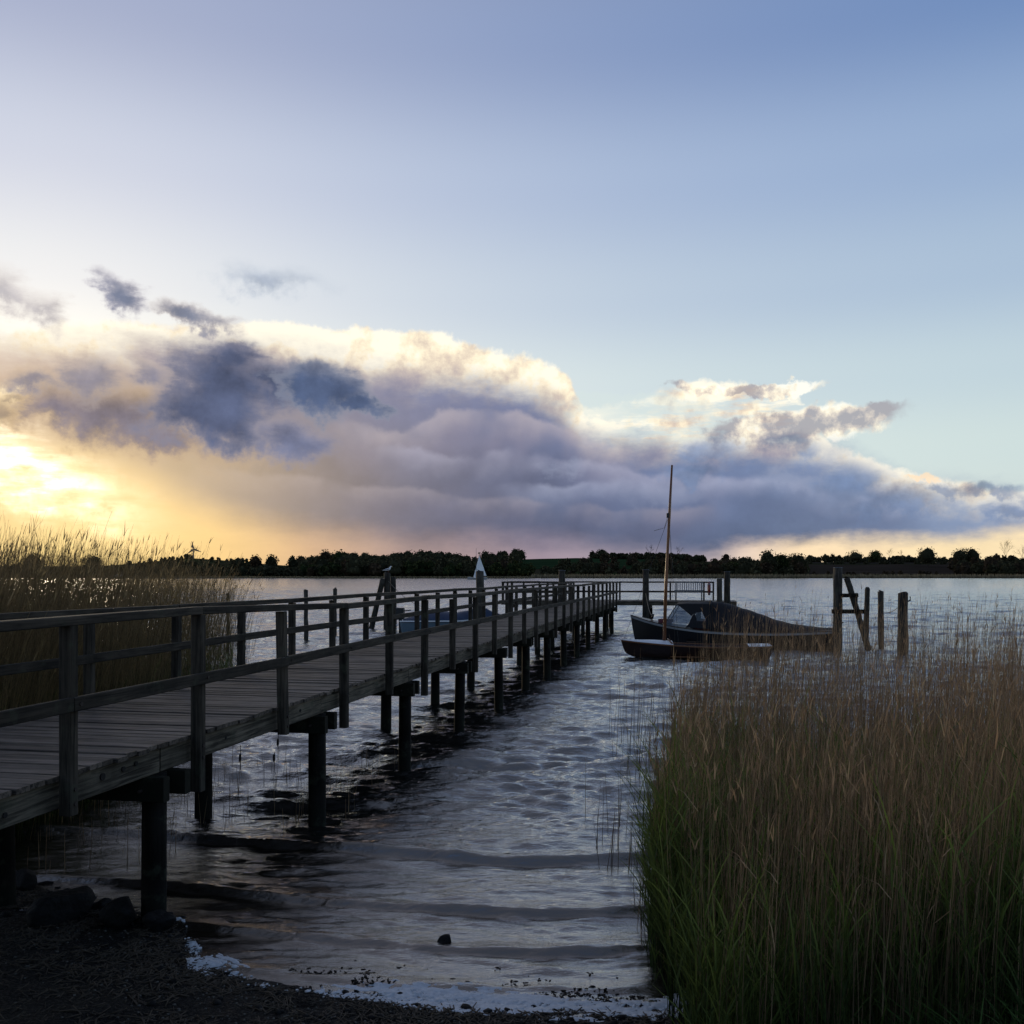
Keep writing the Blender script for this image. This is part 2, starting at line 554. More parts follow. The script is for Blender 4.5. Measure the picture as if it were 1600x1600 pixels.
def wood(name, dark, light, axis=0, rough=.75, tint=.35, grain=1.0, moss=0.0):
    """weathered timber, grain along the object's axis"""
    m, n, bs, _ = new_mat(name)
    sc = [30, 30, 30]
    sc[axis] = 1.6
    oi = n.t.nodes.new('ShaderNodeObjectInfo')
    rnd = oi.outputs['Random']
    c = n.t.nodes.new('ShaderNodeTexCoord')
    offv = n.t.nodes.new('ShaderNodeCombineXYZ')
    for i in range(3):
        n.put(offv.inputs[i], n.mul(rnd, 37.0 + 11 * i))
    base = n.vm('ADD', c.outputs['Object'], offv.outputs[0])
    mpn = n.t.nodes.new('ShaderNodeMapping')
    mpn.inputs['Scale'].default_value = sc
    n.link(base, mpn.inputs[0])
    g = n.noise(mpn.outputs[0], 1.0, 6, .65, .6)
    blot = n.noise(base, 2.2, 4, .6)
    col = n.mix(n.ss(g, .32, .68), dark, light)
    col = n.vm('SCALE', col, scale=n.mad(n.sub(rnd, .5), tint * 2, n.mad(n.sub(blot, .5), 2.4, 1.0)))
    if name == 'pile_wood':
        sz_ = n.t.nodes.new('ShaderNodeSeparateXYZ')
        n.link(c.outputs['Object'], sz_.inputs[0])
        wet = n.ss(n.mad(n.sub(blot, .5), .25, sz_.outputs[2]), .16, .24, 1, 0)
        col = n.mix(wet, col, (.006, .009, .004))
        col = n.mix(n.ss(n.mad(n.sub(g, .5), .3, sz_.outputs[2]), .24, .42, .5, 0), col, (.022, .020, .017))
    if moss:
        mm = n.ss(n.noise(base, 5.0, 5, .65), .54, .68)
        col = n.mix(n.mul(mm, moss), col, (.055, .062, .04))
    n.link(col, bs.inputs['Base Color'])
    bs.inputs['Roughness'].default_value = rough
    bs.inputs['Specular IOR Level'].default_value = .12 if name == 'pile_wood' else .25
    crack = n.ss(g, .25, .42)
    bump(n, bs, n.add(n.mul(g, .5), crack), .7 * grain, .006)
    return m


M = {}
M['plank'] = wood('deck_wood', (.028, .023, .019), (.14, .112, .092), 0, .62, .5, 1.0, 0)
M['beam'] = wood('beam_wood', (.018, .015, .011), (.14, .120, .090), 0, .8, .25, 1.2, .5)
M['rail'] = wood('rail_wood', (.012, .0105, .008), (.058, .048, .037), 0, .85, .25, 1.1, .5)
M['post'] = wood('post_wood', (.012, .0105, .008), (.062, .051, .039), 2, .85, .3, 1.1, .5)
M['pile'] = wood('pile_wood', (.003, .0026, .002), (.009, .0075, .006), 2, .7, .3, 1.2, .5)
M['dolphin'] = wood('mooring_pile_wood', (.012, .0115, .010), (.062, .056, .047), 2, .85, .3, 1.2, .6)
M['bolt'] = simple('rusty_iron', (.03, .02, .016), .7, .5, 60, .4)
M['knot'] = simple('dark_knot_wood', (.010, .008, .007), .9, .4, 60, .4)
M['iron'] = simple('dark_iron', (.03, .032, .035), .5, .3, 30, .3, metal=.6)
M['rope'] = simple('rope_fibre', (.16, .14, .11), .9, .3, 80, .4)
M['red'] = simple('lifebuoy_red', (.16, .018, .016), .5, .15, 10, .1)
M['white'] = simple('white_paint', (.72, .74, .76), .4, .06, 5, .05)
M['grey_metal'] = simple('galvanised_slats', (.16, .17, .19), .45, .2, 20, .1, metal=.4)

# water ------------------------------------------------------------
m, n, bs, out = new_mat('lake_water')
geo = n.t.nodes.new('ShaderNodeNewGeometry')
wp = geo.outputs['Position']
sx = n.t.nodes.new('ShaderNodeSeparateXYZ')
n.link(wp, sx.inputs[0])
mp1 = n.t.nodes.new('ShaderNodeMapping'); mp1.inputs['Scale'].default_value = (1.0, 2.7, 1)
mp1.inputs['Rotation'].default_value = (0, 0, .12)
n.link(wp, mp1.inputs[0])
r1 = n.noise(mp1.outputs[0], 15.0, 5, .65, .3)       # hand-sized ripples
r2 = n.noise(mp1.outputs[0], 2.2, 5, .62, .4)       # small waves
r3 = n.noise(mp1.outputs[0], .45, 4, .6, .3)        # gusts
dist = sx.outputs[1]
k1 = n.ss(dist, 6, 30, 1.0, 0.1)
r4 = n.noise(mp1.outputs[0], 5.5, 4, .55, .4)
k4 = n.mul(n.ss(dist, 7, 14, .25, 1.0), n.ss(dist, 30, 120, 1.0, .2))
k2 = n.ss(dist, 10, 60, .25, 1.0)
hsum = n.add(n.mul(n.mul(r4, k4), .026), n.add(n.mul(n.mul(r1, k1), .0045), n.mul(n.mul(r2, k2), .050)))
bn = n.t.nodes.new('ShaderNodeBump')
bn.inputs['Strength'].default_value = 1.0
bn.inputs['Distance'].default_value = 1.0
n.put(bn.inputs['Height'], hsum)
n.link(bn.outputs[0], bs.inputs['Normal'])
shal = n.ss(dist, 6.5, 13, 1, 0)
n.link(n.mix(shal, (.74, .76, .75), (.70, .68, .64)), bs.inputs['Base Color'])
bs.inputs['IOR'].default_value = 1.8
bs.inputs['Metallic'].default_value = 1.0
dk_ = n.t.nodes.new('ShaderNodeBsdfPrincipled')
n.link(n.mix(shal, (.006, .009, .009), (.022, .016, .010)), dk_.inputs['Base Color'])
dk_.inputs['IOR'].default_value = 1.6
n.link(bn.outputs[0], dk_.inputs['Normal'])
n.put(dk_.inputs['Roughness'], n.ss(dist, 8, 150, .02, .13))
mxw = n.t.nodes.new('ShaderNodeMixShader')
mxw.inputs[0].default_value = .36
n.link(dk_.outputs[0], mxw.inputs[1]); n.link(bs.outputs[0], mxw.inputs[2]); n.link(mxw.outputs[0], out.inputs[0])
n.put(bs.inputs['Roughness'], n.ss(dist, 8, 150, .02, .13))
M['water'] = m

# foam
M['foam'] = simple('foam', (.68, .70, .72), .6, .22, 35, .6)
# mud
m, n, bs, out = new_mat('wet_mud')
p = coords(n)
f1 = n.noise(p, 3.0, 8, .65); f2 = n.noise(p, 40.0, 6, .7)
n.link(n.mix(n.ss(n.add(f1, n.mul(n.sub(f2, .5), .8)), .35, .7), (.005, .0042, .0035), (.022, .017, .012)), bs.inputs['Base Color'])
n.put(bs.inputs['Roughness'], n.ss(f2, .4, .6, .4, .95))
bs.inputs['Specular IOR Level'].default_value = .25
bump(n, bs, n.add(f2, n.mul(f1, 1.5)), .9, .03)
M['mud'] = m
M['stone'] = simple('wet_stone', (.010, .009, .008), .7, .5, 9, 1.0, .05, spec=.25)
M['debris'] = simple('washed_up_reed_bits', (.075, .055, .034), .8, .5, 40, .2)
M['shell'] = simple('pale_bits', (.12, .11, .09), .7, .3, 40, .1)


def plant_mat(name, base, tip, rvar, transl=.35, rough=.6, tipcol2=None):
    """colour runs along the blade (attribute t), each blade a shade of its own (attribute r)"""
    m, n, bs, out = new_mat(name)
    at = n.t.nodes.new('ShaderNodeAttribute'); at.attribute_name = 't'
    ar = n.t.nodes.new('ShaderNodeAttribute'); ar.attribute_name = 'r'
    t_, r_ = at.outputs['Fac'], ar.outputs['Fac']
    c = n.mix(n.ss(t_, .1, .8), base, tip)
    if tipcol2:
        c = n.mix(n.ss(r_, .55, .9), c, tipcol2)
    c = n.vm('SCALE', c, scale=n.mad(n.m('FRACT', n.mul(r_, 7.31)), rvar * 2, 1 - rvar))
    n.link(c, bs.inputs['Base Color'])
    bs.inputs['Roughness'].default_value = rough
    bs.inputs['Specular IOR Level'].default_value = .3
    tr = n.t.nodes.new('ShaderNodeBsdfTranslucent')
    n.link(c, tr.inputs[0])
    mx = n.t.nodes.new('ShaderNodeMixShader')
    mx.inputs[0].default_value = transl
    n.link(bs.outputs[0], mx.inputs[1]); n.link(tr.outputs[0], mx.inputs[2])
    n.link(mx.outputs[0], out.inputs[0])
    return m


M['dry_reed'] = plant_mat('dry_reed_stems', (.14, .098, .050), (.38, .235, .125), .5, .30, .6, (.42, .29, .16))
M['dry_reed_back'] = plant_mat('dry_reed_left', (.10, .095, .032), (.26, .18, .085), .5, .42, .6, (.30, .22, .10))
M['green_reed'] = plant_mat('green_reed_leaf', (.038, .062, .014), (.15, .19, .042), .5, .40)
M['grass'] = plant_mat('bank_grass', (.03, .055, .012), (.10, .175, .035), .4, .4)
M['leaf'] = {
    'dark': plant_mat('leaf_dark', (.034, .036, .022), (.068, .068, .040), .5, .25),  # leaf tone lightened, a touch of distance haze put into the colour
    'mid': plant_mat('leaf_mid', (.024, .036, .016), (.062, .070, .028), .5, .25),
    'brown': plant_mat('leaf_spring_brown', (.035, .028, .020), (.075, .055, .036), .5, .25),
}
for _m in M['leaf'].values():
    _b = [q for q in _m.node_tree.nodes if q.type == 'BSDF_PRINCIPLED'][0]
    _b.inputs['Specular IOR Level'].default_value = 0.0
M['bark'] = simple('bark', (.045, .036, .03), .9, .3, 6, .5)

# ================================================================== ground, water
SH = np.array([(-60, 14), (-12, 10.8), (-8, 10.2), (-4.7, 8.9), (-2.75, 7.7), (-2.35, 7.0), (-1.7, 6.52), (-.9, 6.28), (0, 6.16), (1.07, 6.14),
               (2.0, 6.9), (3.5, 7.6), (5.5, 8.4), (8, 9), (14, 10.5), (60, 16)])


def shore_y(x):
    return np.interp(x, SH[:, 0], SH[:, 1])


def ground_h(x, y):
    x = np.asarray(x, float); y = np.asarray(y, float)
    d = shore_y(x) - y
    land = .035 * d + .024 * np.clip(d, 0, 9) ** 2
    # grassy bank rising on the right
    land = land + .30 * np.clip((x - 1.4) / 1.5, 0, 1) * np.clip(d / 1.5, 0, 1)
    under = np.maximum(-.09 * (-d), -1.3)
    h = np.where(d > 0, np.minimum(land, 2.6), under)
    rough = .05 * fbm(x * 1.7, y * 1.7, 4, 3) + .035 * fbm(x * 7, y * 7, 3, 9)
    return h + rough * np.clip(.4 + d * .6, .15, 1)


def axis(lo, hi, inner_lo, inner_hi, step, grow=1.18):
    a = list(np.arange(inner_lo, inner_hi + 1e-6, step))
    s_, x = step, a[-1]
    while x < hi:
        s_ *= grow; x += s_; a.append(x)
    s_, x, pre = step, a[0], []
    while x > lo:
        s_ *= grow; x -= s_; pre.append(x)
    return np.array(pre[::-1] + a)


def grid_mesh(name, X, Y, Z, mat, smooth=True, attrs=None):
    r, c = X.shape
    idx = np.arange(r * c).reshape(r, c)
    f = np.stack([idx[:-1, :-1], idx[:-1, 1:], idx[1:, 1:], idx[1:, :-1]], -1).reshape(-1, 4)
    return np_mesh(name, np.stack([X, Y, Z], -1).reshape(-1, 3), f, mat, smooth, attrs)


gx = axis(-80, 80, -5.5, 4.5, .045)
gy = axis(-60, 16, 3.6, 9.2, .04)
GX, GY = np.meshgrid(gx, gy)
beach = grid_mesh('beach', GX, GY, ground_h(GX, GY), M['mud'])
tag(beach, 'dark wet muddy shore at the foot of the pier', None, kind='structure')

# lake bed far under the water keeps the world closed
bed = mesh_obj('lake_bed', [(-3000, -60, -1.6), (3000, -60, -1.6), (3000, 1200, -1.6), (-3000, 1200, -1.6)], [(0, 1, 2, 3)], M['mud'])
tag(bed, 'lake bed', None, kind='structure')

# water: rows get longer with distance, wave heights are the same everywhere
rows = [4.2]
while rows[-1] < 900:
    y = rows[-1]
    rows.append(y + (max(.026, y * .0034) if y < 300 else y * .03))
ry = np.array(rows)
t_in = np.linspace(-.58, .58, 540)
t_out = np.array([.64, .7, .8, .95, 1.2, 1.6, 2.2])
tt = np.concatenate([-t_out[::-1], t_in, t_out])
WY, TT = np.meshgrid(ry, tt, indexing='ij')
WX = TT * WY
step = np.maximum(np.maximum(.026, WY * .0034), WY * 1.16 / 540)


def water_h(x, y, step):
    wr = np.random.default_rng(5)
    # slow warp so that crests are short and irregular
    wxp = x + 1.1 * fbm(x * .35, y * .35, 3, 41) * 2
    wyp = y + .8 * fbm(x * .30 + 9, y * .5, 3, 57) * 2
    h = np.zeros_like(x)
    for i in range(60):
        lam = 0.12 * (22.0 ** wr.random())          # 0.12 .. 2.6 m
        th = wr.normal(0, .38 if lam > .5 else .24)
        kx, ky = sin(th), cos(th)
        k = 2 * pi / lam
        amp = (.0135 if lam < .5 else .0066) * lam ** .98 * wr.uniform(.6, 1.3)
        ph = wr.uniform(0, 2 * pi)
        wk = 1.0 if lam > .5 else .45
        q = k * ((x + (wxp - x) * wk) * kx + (y + (wyp - y) * wk) * ky) + ph
        w = amp * (1 - np.abs(np.sin(q * .5))) * 2.0 - amp if lam > .24 else amp * np.sin(q)
        fade = np.clip((lam / step - 2.2) / 2.5, 0, 1)
        dd = y - shore_y(x)
        h += w * fade * (np.clip(.10 + (dd - 1.2) * .16, .08, 1.0) if lam > .45 else np.clip(.42 + dd * .10, .42, 1.0))
    gust = .65 + 1.1 * (fbm(x * .12, y * .2, 3, 77) + .5)
    # calmer in the shallows
    d = y - shore_y(x)
    calm = np.clip(.32 + (d - .8) * .13, .28, 1.0)
    h = h * gust
    # long swells bending into the little bay and steepening on the shallow bed
    swl = [(6.60, .020, .08), (7.27, .046, .10), (8.14, .062, .12), (9.70, .085, .17), (12.3, .035, .25), (14.9, .035, .32), (18.2, .05, .40)]
    for j, (yc, a, w) in enumerate(swl):
        xc = .3 - .05 * j
        cy = yc + .085 * (x - xc) ** 2 / (1 + .05 * (x - xc) ** 2) * (1.0 if j < 4 else .5) + .10 * fbm(x * .9, x * 0 + j, 3, 90 + j) + .03 * fbm(x * 4, x * 0 + j, 2, 95 + j)
        s_ = y - cy
        prof = np.where(s_ < 0, np.exp(-(s_ / (w * .25)) ** 2), np.exp(-(s_ / (w * 1.4)) ** 2))
        part = np.clip(.35 + 1.5 * (fbm(x * .35 + j * 3, x * 0 + 2.2 * j, 2, 33) + .35), .2, 1.25) if j > 3 else 1.0
        reach = np.exp(-np.clip(np.abs(x + .5) - 4.5, 0, 9) ** 2 / 6)
        h = h + a * prof * part * reach
    rip = .017 * fbm(x * 4 + 2 + .6 * y, y * 9.5, 4, 71, .55) * np.clip(1.5 - (y - 6) / 9, 0, 1) * (.35 + vnoise(x * 1.1, y * 2.3, 88))
    # the film of water running out on the mud
    return h + rip


WZ = water_h(WX, WY, step)
water = grid_mesh('water', WX, WY, WZ, M['water'])
tag(water, 'wind-rippled lake', None, kind='structure')

# ================================================================== far shore terrain
RID = np.array([(-3000, 884), (0, 884), (150, 886), (240, 878), (300, 873), (360, 877), (450, 884), (620, 880), (760, 879), (820, 875),
                (900, 873), (1000, 875), (1150, 879), (1300, 880), (1450, 879), (1600, 880), (5000, 880)])


def terr_h(u, d):
    """u: bearing as a photo column, d: distance ahead"""
    r = (Y0 - np.interp(u, RID[:, 0], RID[:, 1])) + H
    t = np.clip((d - 792) / 700.0, 0, 1)
    s_ = t * t * (3 - 2 * t)
    hh = .9 + (r - .9) * s_
    hh = hh + 2.2 * fbm(u * .01, d * .006, 3, 5) * s_
    hh = np.where(d > 1492, hh - (d - 1492) * .012, hh)
    shore = 777 + 5 * np.sin(u * .013) + 4 * np.sin(u * .031 + 1)
    return np.where(d < shore + 14, np.clip((d - shore) * .10 - .25, -1.2, .9), hh), shore


def P_at(px, d, z=0.0):
    return ((px - 800) / F * d, d, z)


tu = np.concatenate([np.linspace(-3000, -250, 24)[:-1], np.linspace(-250, 1850, 200), np.linspace(1850, 5000, 26)[1:]])
td = np.concatenate([np.linspace(765, 800, 12)[:-1], np.linspace(800, 1500, 60), np.linspace(1540, 2800, 20)])
TU, TD = np.meshgrid(tu, td)
TZ, _ = terr_h(TU, TD)
TX = (TU - 800) / F * TD
m, n, bs, out = new_mat('far_meadow')
p = coords(n, scale=(1, .4, 1))
n.link(n.mix(n.ss(n.noise(p, .02, 5, .6), .4, .6), (.030, .042, .016), (.050, .045, .026)), bs.inputs['Base Color'])
bs.inputs['Roughness'].default_value = 1.0
bs.inputs['Specular IOR Level'].default_value = 0
M['meadow'] = m
hills = grid_mesh('hills', TX, TD, TZ, M['meadow'])
tag(hills, 'low dark hills across the lake', None, kind='structure')


def field(name, u0, u1, d0, d1, col, label, col2=None):
    U, Dd = np.meshgrid(np.linspace(u0, u1, 60), np.linspace(d0, d1, 24))
    U = U + 5 * fbm(Dd * .02, Dd * 0, 2, 8) * 2
    Z, _ = terr_h(U, Dd)
    mm, n, bs, out = new_mat(name)
    p = coords(n, scale=(.3, 1, 1))
    n.link(n.mix(n.ss(n.noise(p, .05, 5, .6), .4, .6), col, col2 or tuple(c * .7 for c in col)), bs.inputs['Base Color'])
    bs.inputs['Roughness'].default_value = 1.0
    bs.inputs['Specular IOR Level'].default_value = 0
    o = grid_mesh(name, (U - 800) / F * Dd, Dd, Z + .35, mm)
    tag(o, label, None, kind='structure')
    return o


field('green_field', 812, 1010, 1050, 1490, (.026, .052, .024), 'green field on the far hillside')
field('brown_field', 1230, 1600, 930, 1250, (.052, .042, .034), 'ploughed brown field on the far slope')
field('small_green_field', 1112, 1175, 960, 1080, (.06, .14, .035), 'small bright green field between far trees')
field('upper_field', 1240, 1540, 1300, 1490, (.055, .050, .040), 'dull upper field on the far slope')

# reed belt along the far shore: two heights of narrow blades
def ribbon_batch(base, tipv, width, nseg, bendv, t0=0.0, t1=1.0, r=None, face='view', wexp=1.0):
    """flat blades: base (n,3), tip offset (n,3), sideways bend (n,3) applied quadratically"""
    nn = len(base)
    t = np.linspace(0, 1, nseg + 1)
    c = base[:, None, :] + tipv[:, None, :] * t[None, :, None] + bendv[:, None, :] * (t ** 2)[None, :, None]
    if isinstance(face, str):
        side = np.zeros((nn, 3)); a = rng.uniform(-.9, .9, nn)
        side[:, 0] = np.cos(a); side[:, 1] = np.sin(a)
    else:
        side = face
    wd = width[:, None] * (1 - t[None, :] ** 2 * .92) ** wexp
    v = np.stack([c - side[:, None, :] * wd[:, :, None] * .5, c + side[:, None, :] * wd[:, :, None] * .5], 2)  # n, seg+1, 2, 3
    idx = np.arange(nn * (nseg + 1) * 2).reshape(nn, nseg + 1, 2)
    f = np.stack([idx[:, :-1, 0], idx[:, :-1, 1], idx[:, 1:, 1], idx[:, 1:, 0]], -1).reshape(-1, 4)
    ta = np.broadcast_to((t0 + (t1 - t0) * t)[None, :, None], (nn, nseg + 1, 2)).reshape(-1)
    if r is None:
        r = rng.random(nn)
    ra = np.repeat(r, (nseg + 1) * 2)
    return v.reshape(-1, 3), f, ta, ra


def tube_batch(base, tipv, width, nseg, bendv, r=None, taper=.75):
    nn = len(base)
    t = np.linspace(0, 1, nseg + 1)
    c = base[:, None, :] + tipv[:, None, :] * t[None, :, None] + bendv[:, None, :] * (t ** 2)[None, :, None]
    a0 = rng.uniform(0, 2 * pi, nn)
    ring = []
    for k in range(3):
        a = a0 + 2 * pi * k / 3
        ring.append(np.stack([np.cos(a), np.sin(a), 0 * a], -1))
    ring = np.stack(ring, 1)                     # n,3,3
    wd = .58 * width[:, None] * (1 - taper * t[None, :])
    v = c[:, :, None, :] + ring[:, None, :, :] * wd[:, :, None, None]
    idx = np.arange(nn * (nseg + 1) * 3).reshape(nn, nseg + 1, 3)
    fs = []
    for k in range(3):
        k2 = (k + 1) % 3
        fs.append(np.stack([idx[:, :-1, k], idx[:, :-1, k2], idx[:, 1:, k2], idx[:, 1:, k]], -1).reshape(-1, 4))
    ta = np.broadcast_to(t[None, :, None], (nn, nseg + 1, 3)).reshape(-1)
    if r is None:
        r = rng.random(nn)
    return v.reshape(-1, 3), np.concatenate(fs), ta, np.repeat(r, (nseg + 1) * 3)


def join_batches(name, bl, mat):
    vs, fs, ts, rs, b = [], [], [], [], 0
    for v, f, t, r in bl:
        vs.append(v); fs.append(f + b); ts.append(t); rs.append(r)
        b += len(v)
    return np_mesh(name, np.concatenate(vs), np.concatenate(fs), mat, False, {'t': np.concatenate(ts), 'r': np.concatenate(rs)})


nn = 9000
u = rng.uniform(-150, 1750, nn)
_, shr = terr_h(u, np.full(nn, 900.0))
d = shr + rng.uniform(1.0, 13, nn)
hgt = rng.uniform(1.4, 2.7, nn) * (1 + .5 * (u > 830)) * np.where(u > 830, 1, .75)
base = np.stack([(u - 800) / F * d, d, np.full(nn, -.15)], -1)
tip = np.stack([rng.normal(0, .3, nn), rng.normal(0, .3, nn), hgt], -1)
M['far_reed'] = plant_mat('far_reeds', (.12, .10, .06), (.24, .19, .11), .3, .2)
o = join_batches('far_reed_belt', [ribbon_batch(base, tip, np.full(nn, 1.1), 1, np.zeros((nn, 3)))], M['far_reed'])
tag(o, 'thin tan belt of reeds along the far shoreline', 'reeds', kind='stuff')

# ------------------------------------------------------------------ trees
ICO = None


def crown_faces(lobes, nleaf, size, rr):
    """leaf clumps on and in a set of ellipsoid lobes [(centre, radii)], as small tilted quads"""
    wts = np.array([l[1][0] * l[1][2] for l in lobes]); wts = wts / wts.sum()
    pick = rr.choice(len(lobes), nleaf, p=wts)
    cen = np.array([l[0] for l in lobes])[pick]; rad = np.array([l[1] for l in lobes])[pick]
    dv = rr.normal(size=(nleaf, 3)); dv /= np.linalg.norm(dv, axis=1)[:, None]
    rad_f = rr.uniform(.45, 1.08, nleaf) ** .6
    c = cen + dv * rad * rad_f[:, None]
    nrm = dv + rr.normal(0, .55, (nleaf, 3)); nrm /= np.linalg.norm(nrm, axis=1)[:, None]
    a = np.cross(nrm, rr.normal(size=(nleaf, 3))); a /= np.linalg.norm(a, axis=1)[:, None]
    b = np.cross(nrm, a)
    s_ = size * rr.uniform(.5, 1.3, nleaf)[:, None]
    v = np.stack([c - a * s_ - b * s_ * .5, c + a * s_ * .3 - b * s_ * .8, c + a * s_ + b * s_ * .4, c - a * s_ * .2 + b * s_], 1)
    f = np.arange(nleaf * 4).reshape(nleaf, 4)
    t = np.repeat(rr.random(nleaf), 4)
    return v.reshape(-1, 3), f, t, np.repeat(rr.random(nleaf), 4)


def blob_core(cen, rad, rr, nu=8, nv=5):
    """coarse lumpy solid inside a crown so that it is not see-through"""
    v = []
    for i in range(nv + 1):
        ph = pi * i / nv
        for k in range(nu):
            th = 2 * pi * k / nu
            q = .78 * rr.uniform(.85, 1.1)
            v.append((cen[0] + rad[0] * q * sin(ph) * cos(th), cen[1] + rad[1] * q * sin(ph) * sin(th), cen[2] + rad[2] * q * cos(ph)))
    idx = np.arange(len(v)).reshape(nv + 1, nu)
    f = np.stack([idx[:-1], np.roll(idx[:-1], -1, 1), np.roll(idx[1:], -1, 1), idx[1:]], -1).reshape(-1, 4)
    return np.array(v), f[:, ::-1], np.full(len(v), .1), np.full(len(v), rr.random())


def lobes_for(w, h, rr, base=(0, 0, 0), nl=5, low=.12):
    L = []
    for i in range(nl):
        a = rr.uniform(0, 2 * pi); q = rr.uniform(0, .5) * w * .5
        z = h * rr.uniform(low + .25, .72)
        r_ = w * rr.uniform(.24, .36)
        L.append(((base[0] + cos(a) * q, base[1] + sin(a) * q, base[2] + z), (r_, r_, min(r_ * 1.05, h - z))))
    L.append(((base[0], base[1], base[2] + h * .62), (w * .33, w * .33, h * .38)))
    L.append(((base[0], base[1], base[2] + h * .36), (w * .42, w * .42, h * .30)))
    return L


# woods that read as one mass
def wood_mass(name, spans, count, hh, mat, label, seed, dmin=800, dmax=1450, leafs=150, size=1.15):
    rr = np.random.default_rng(seed)
    bl = []
    for i in range(count):
        u0, u1 = spans[rr.integers(len(spans))]
        u = rr.uniform(u0, u1); q = rr.random()
        d = dmin + (dmax - dmin) * q
        z, shr = terr_h(np.array([u]), np.array([d]))
        h = rr.uniform(*hh) * (1.0 + .12 * sin(u * .05))
        w = h * rr.uniform(.8, 1.35)
        L = lobes_for(w, h, rr, ((u - 800) / F * d, d, float(z[0]) - .3), 4, 0)
        bl.append(crown_faces(L, leafs, size, rr))
        for c_, r_ in L[-2:]:
            bl.append(blob_core(c_, r_, rr))
    o = join_batches(name, bl, mat)
    tag(o, label, 'woods', kind='stuff')
    return o


wood_mass('mixed_wood', [(455, 815), (470, 730), (540, 700)], 360, (12, 18.5), M['leaf']['dark'], 'dark wood covering the far hill behind the pier and sail', 1, 795, 1400)
wood_mass('spring_wood', [(470, 830)], 80, (10, 14), M['leaf']['mid'], 'lighter olive trees along the front edge of the far wood', 2, 795, 900)
wood_mass('brown_spring_wood', [(460, 820), (900, 1260), (1480, 1700)], 110, (10, 16), M['leaf']['brown'], 'brownish budding trees mixed into the far woods', 12, 795, 1250)
wood_mass('left_shore_wood', [(-200, 470)], 260, (7, 10.5), M['leaf']['dark'], 'low dark wood on the far shore behind the left reeds', 3, 795, 1000)
wood_mass('hill_wood', [(190, 420)], 60, (4, 7), M['leaf']['dark'], 'dark scrub on the low hill below the wind turbine', 9, 1100, 1490)
wood_mass('right_shore_wood', [(850, 1130), (1000, 1260), (1000, 1260)], 200, (8, 12.5), M['leaf']['dark'], 'dark trees below the green field on the far shore', 4, 800, 1100)
wood_mass('far_right_wood', [(1490, 1800)], 150, (10, 15), M['leaf']['dark'], 'dark wood at the right end of the far shore', 5, 830, 1250)
wood_mass('ridge_hedge', [(925, 1100), (1210, 1500)], 300, (5, 12), M['leaf']['dark'], 'hedge line on the ridge of the far fields', 6, 1380, 1480)
wood_mass('brown_hedge', [(1230, 1600), (860, 1010)], 60, (3, 4.5), M['leaf']['brown'], 'leafless brown hedges between the far fields', 7, 900, 935, size=.7)
wood_mass('mid_hedge', [(1230, 1600)], 60, (3.5, 6), M['leaf']['dark'], 'dark hedge across the middle of the far fields', 8, 1255, 1300, size=.8)


def limb_tree(mb, base, h, rr, depth=3, spread=.5, r0=.35, segs=None):
    def grow(p, d, l, r, dep):
        q = p + d * l
        mb.tube([p, p + d * l * .5 + Vector(rr.normal(0, .03 * l, 3)), q], [r, r * .82, r * .62], 4, False)
        if dep == 0:
            return
        for _ in range(rr.integers(3, 5)):
            nd = (d + Vector(rr.normal(0, spread, 3)) + Vector((0, 0, .18))).normalized()
            grow(p + d * l * rr.uniform(.55, 1.0), nd, l * rr.uniform(.55, .8), r * .55, dep - 1)
    grow(Vector(base), Vector((rr.normal(0, .05), rr.normal(0, .05), 1)).normalized(), h * .36, r0, depth)


def tree(px, d, h, w, mat, label, seed, trunk=.25, bare=False, name='broadleaf_tree', lift=0.0):
    rr = np.random.default_rng(seed)
    z, _ = terr_h(np.array([float(px)]), np.array([float(d)]))
    h, w = h * (1.3 if px > 900 else 1.15), w * 1.25
    t = empty(name, P_at(px, d, float(z[0]) - .3), 0, label, 'tree', 'single trees on the far shore')
    mb = MB()
    if bare:
        mb.tube([(0, 0, 0), (0, 0, h * .32)], [.35, .28], 6)
        mb.obj('trunk', M['bark'], t)
        m2_ = MB()
        limb_tree(m2_, (0, 0, h * .18), h, rr, 4, .38, .22)
        m2_.obj('branches', M['leaf']['brown'], t)
        return t
    mb.tube([(0, 0, 0), (.1, 0, h * .3), (-.05, 0, h * .62)], [.4, .3, .15], 6)
    mb.tube([(.1, 0, h * .3), (w * .2, 0, h * .55)], [.18, .08], 5)
    mb.tube([(.05, 0, h * .33), (-w * .2, .3, h * .58)], [.16, .08], 5)
    mb.obj('trunk', M['bark'], t)
    L = []
    for i in range(6):
        a = rr.uniform(0, 2 * pi); q = rr.uniform(.15, .3) * w
        zc = h * rr.uniform(trunk + .22, .76)
        r_ = w * rr.uniform(.24, .34)
        L.append(((cos(a) * q, sin(a) * q, zc), (r_, r_, r_ * .95)))
    L.append(((0, 0, h * (trunk + 1) / 2), (w * .44, w * .44, h * (1 - trunk) * .5)))
    bl = [crown_faces(L, 700, .75, rr), blob_core(L[-1][0], L[-1][1], rr)]
    o = join_batches('crown', bl, mat)
    o.parent = t
    return t


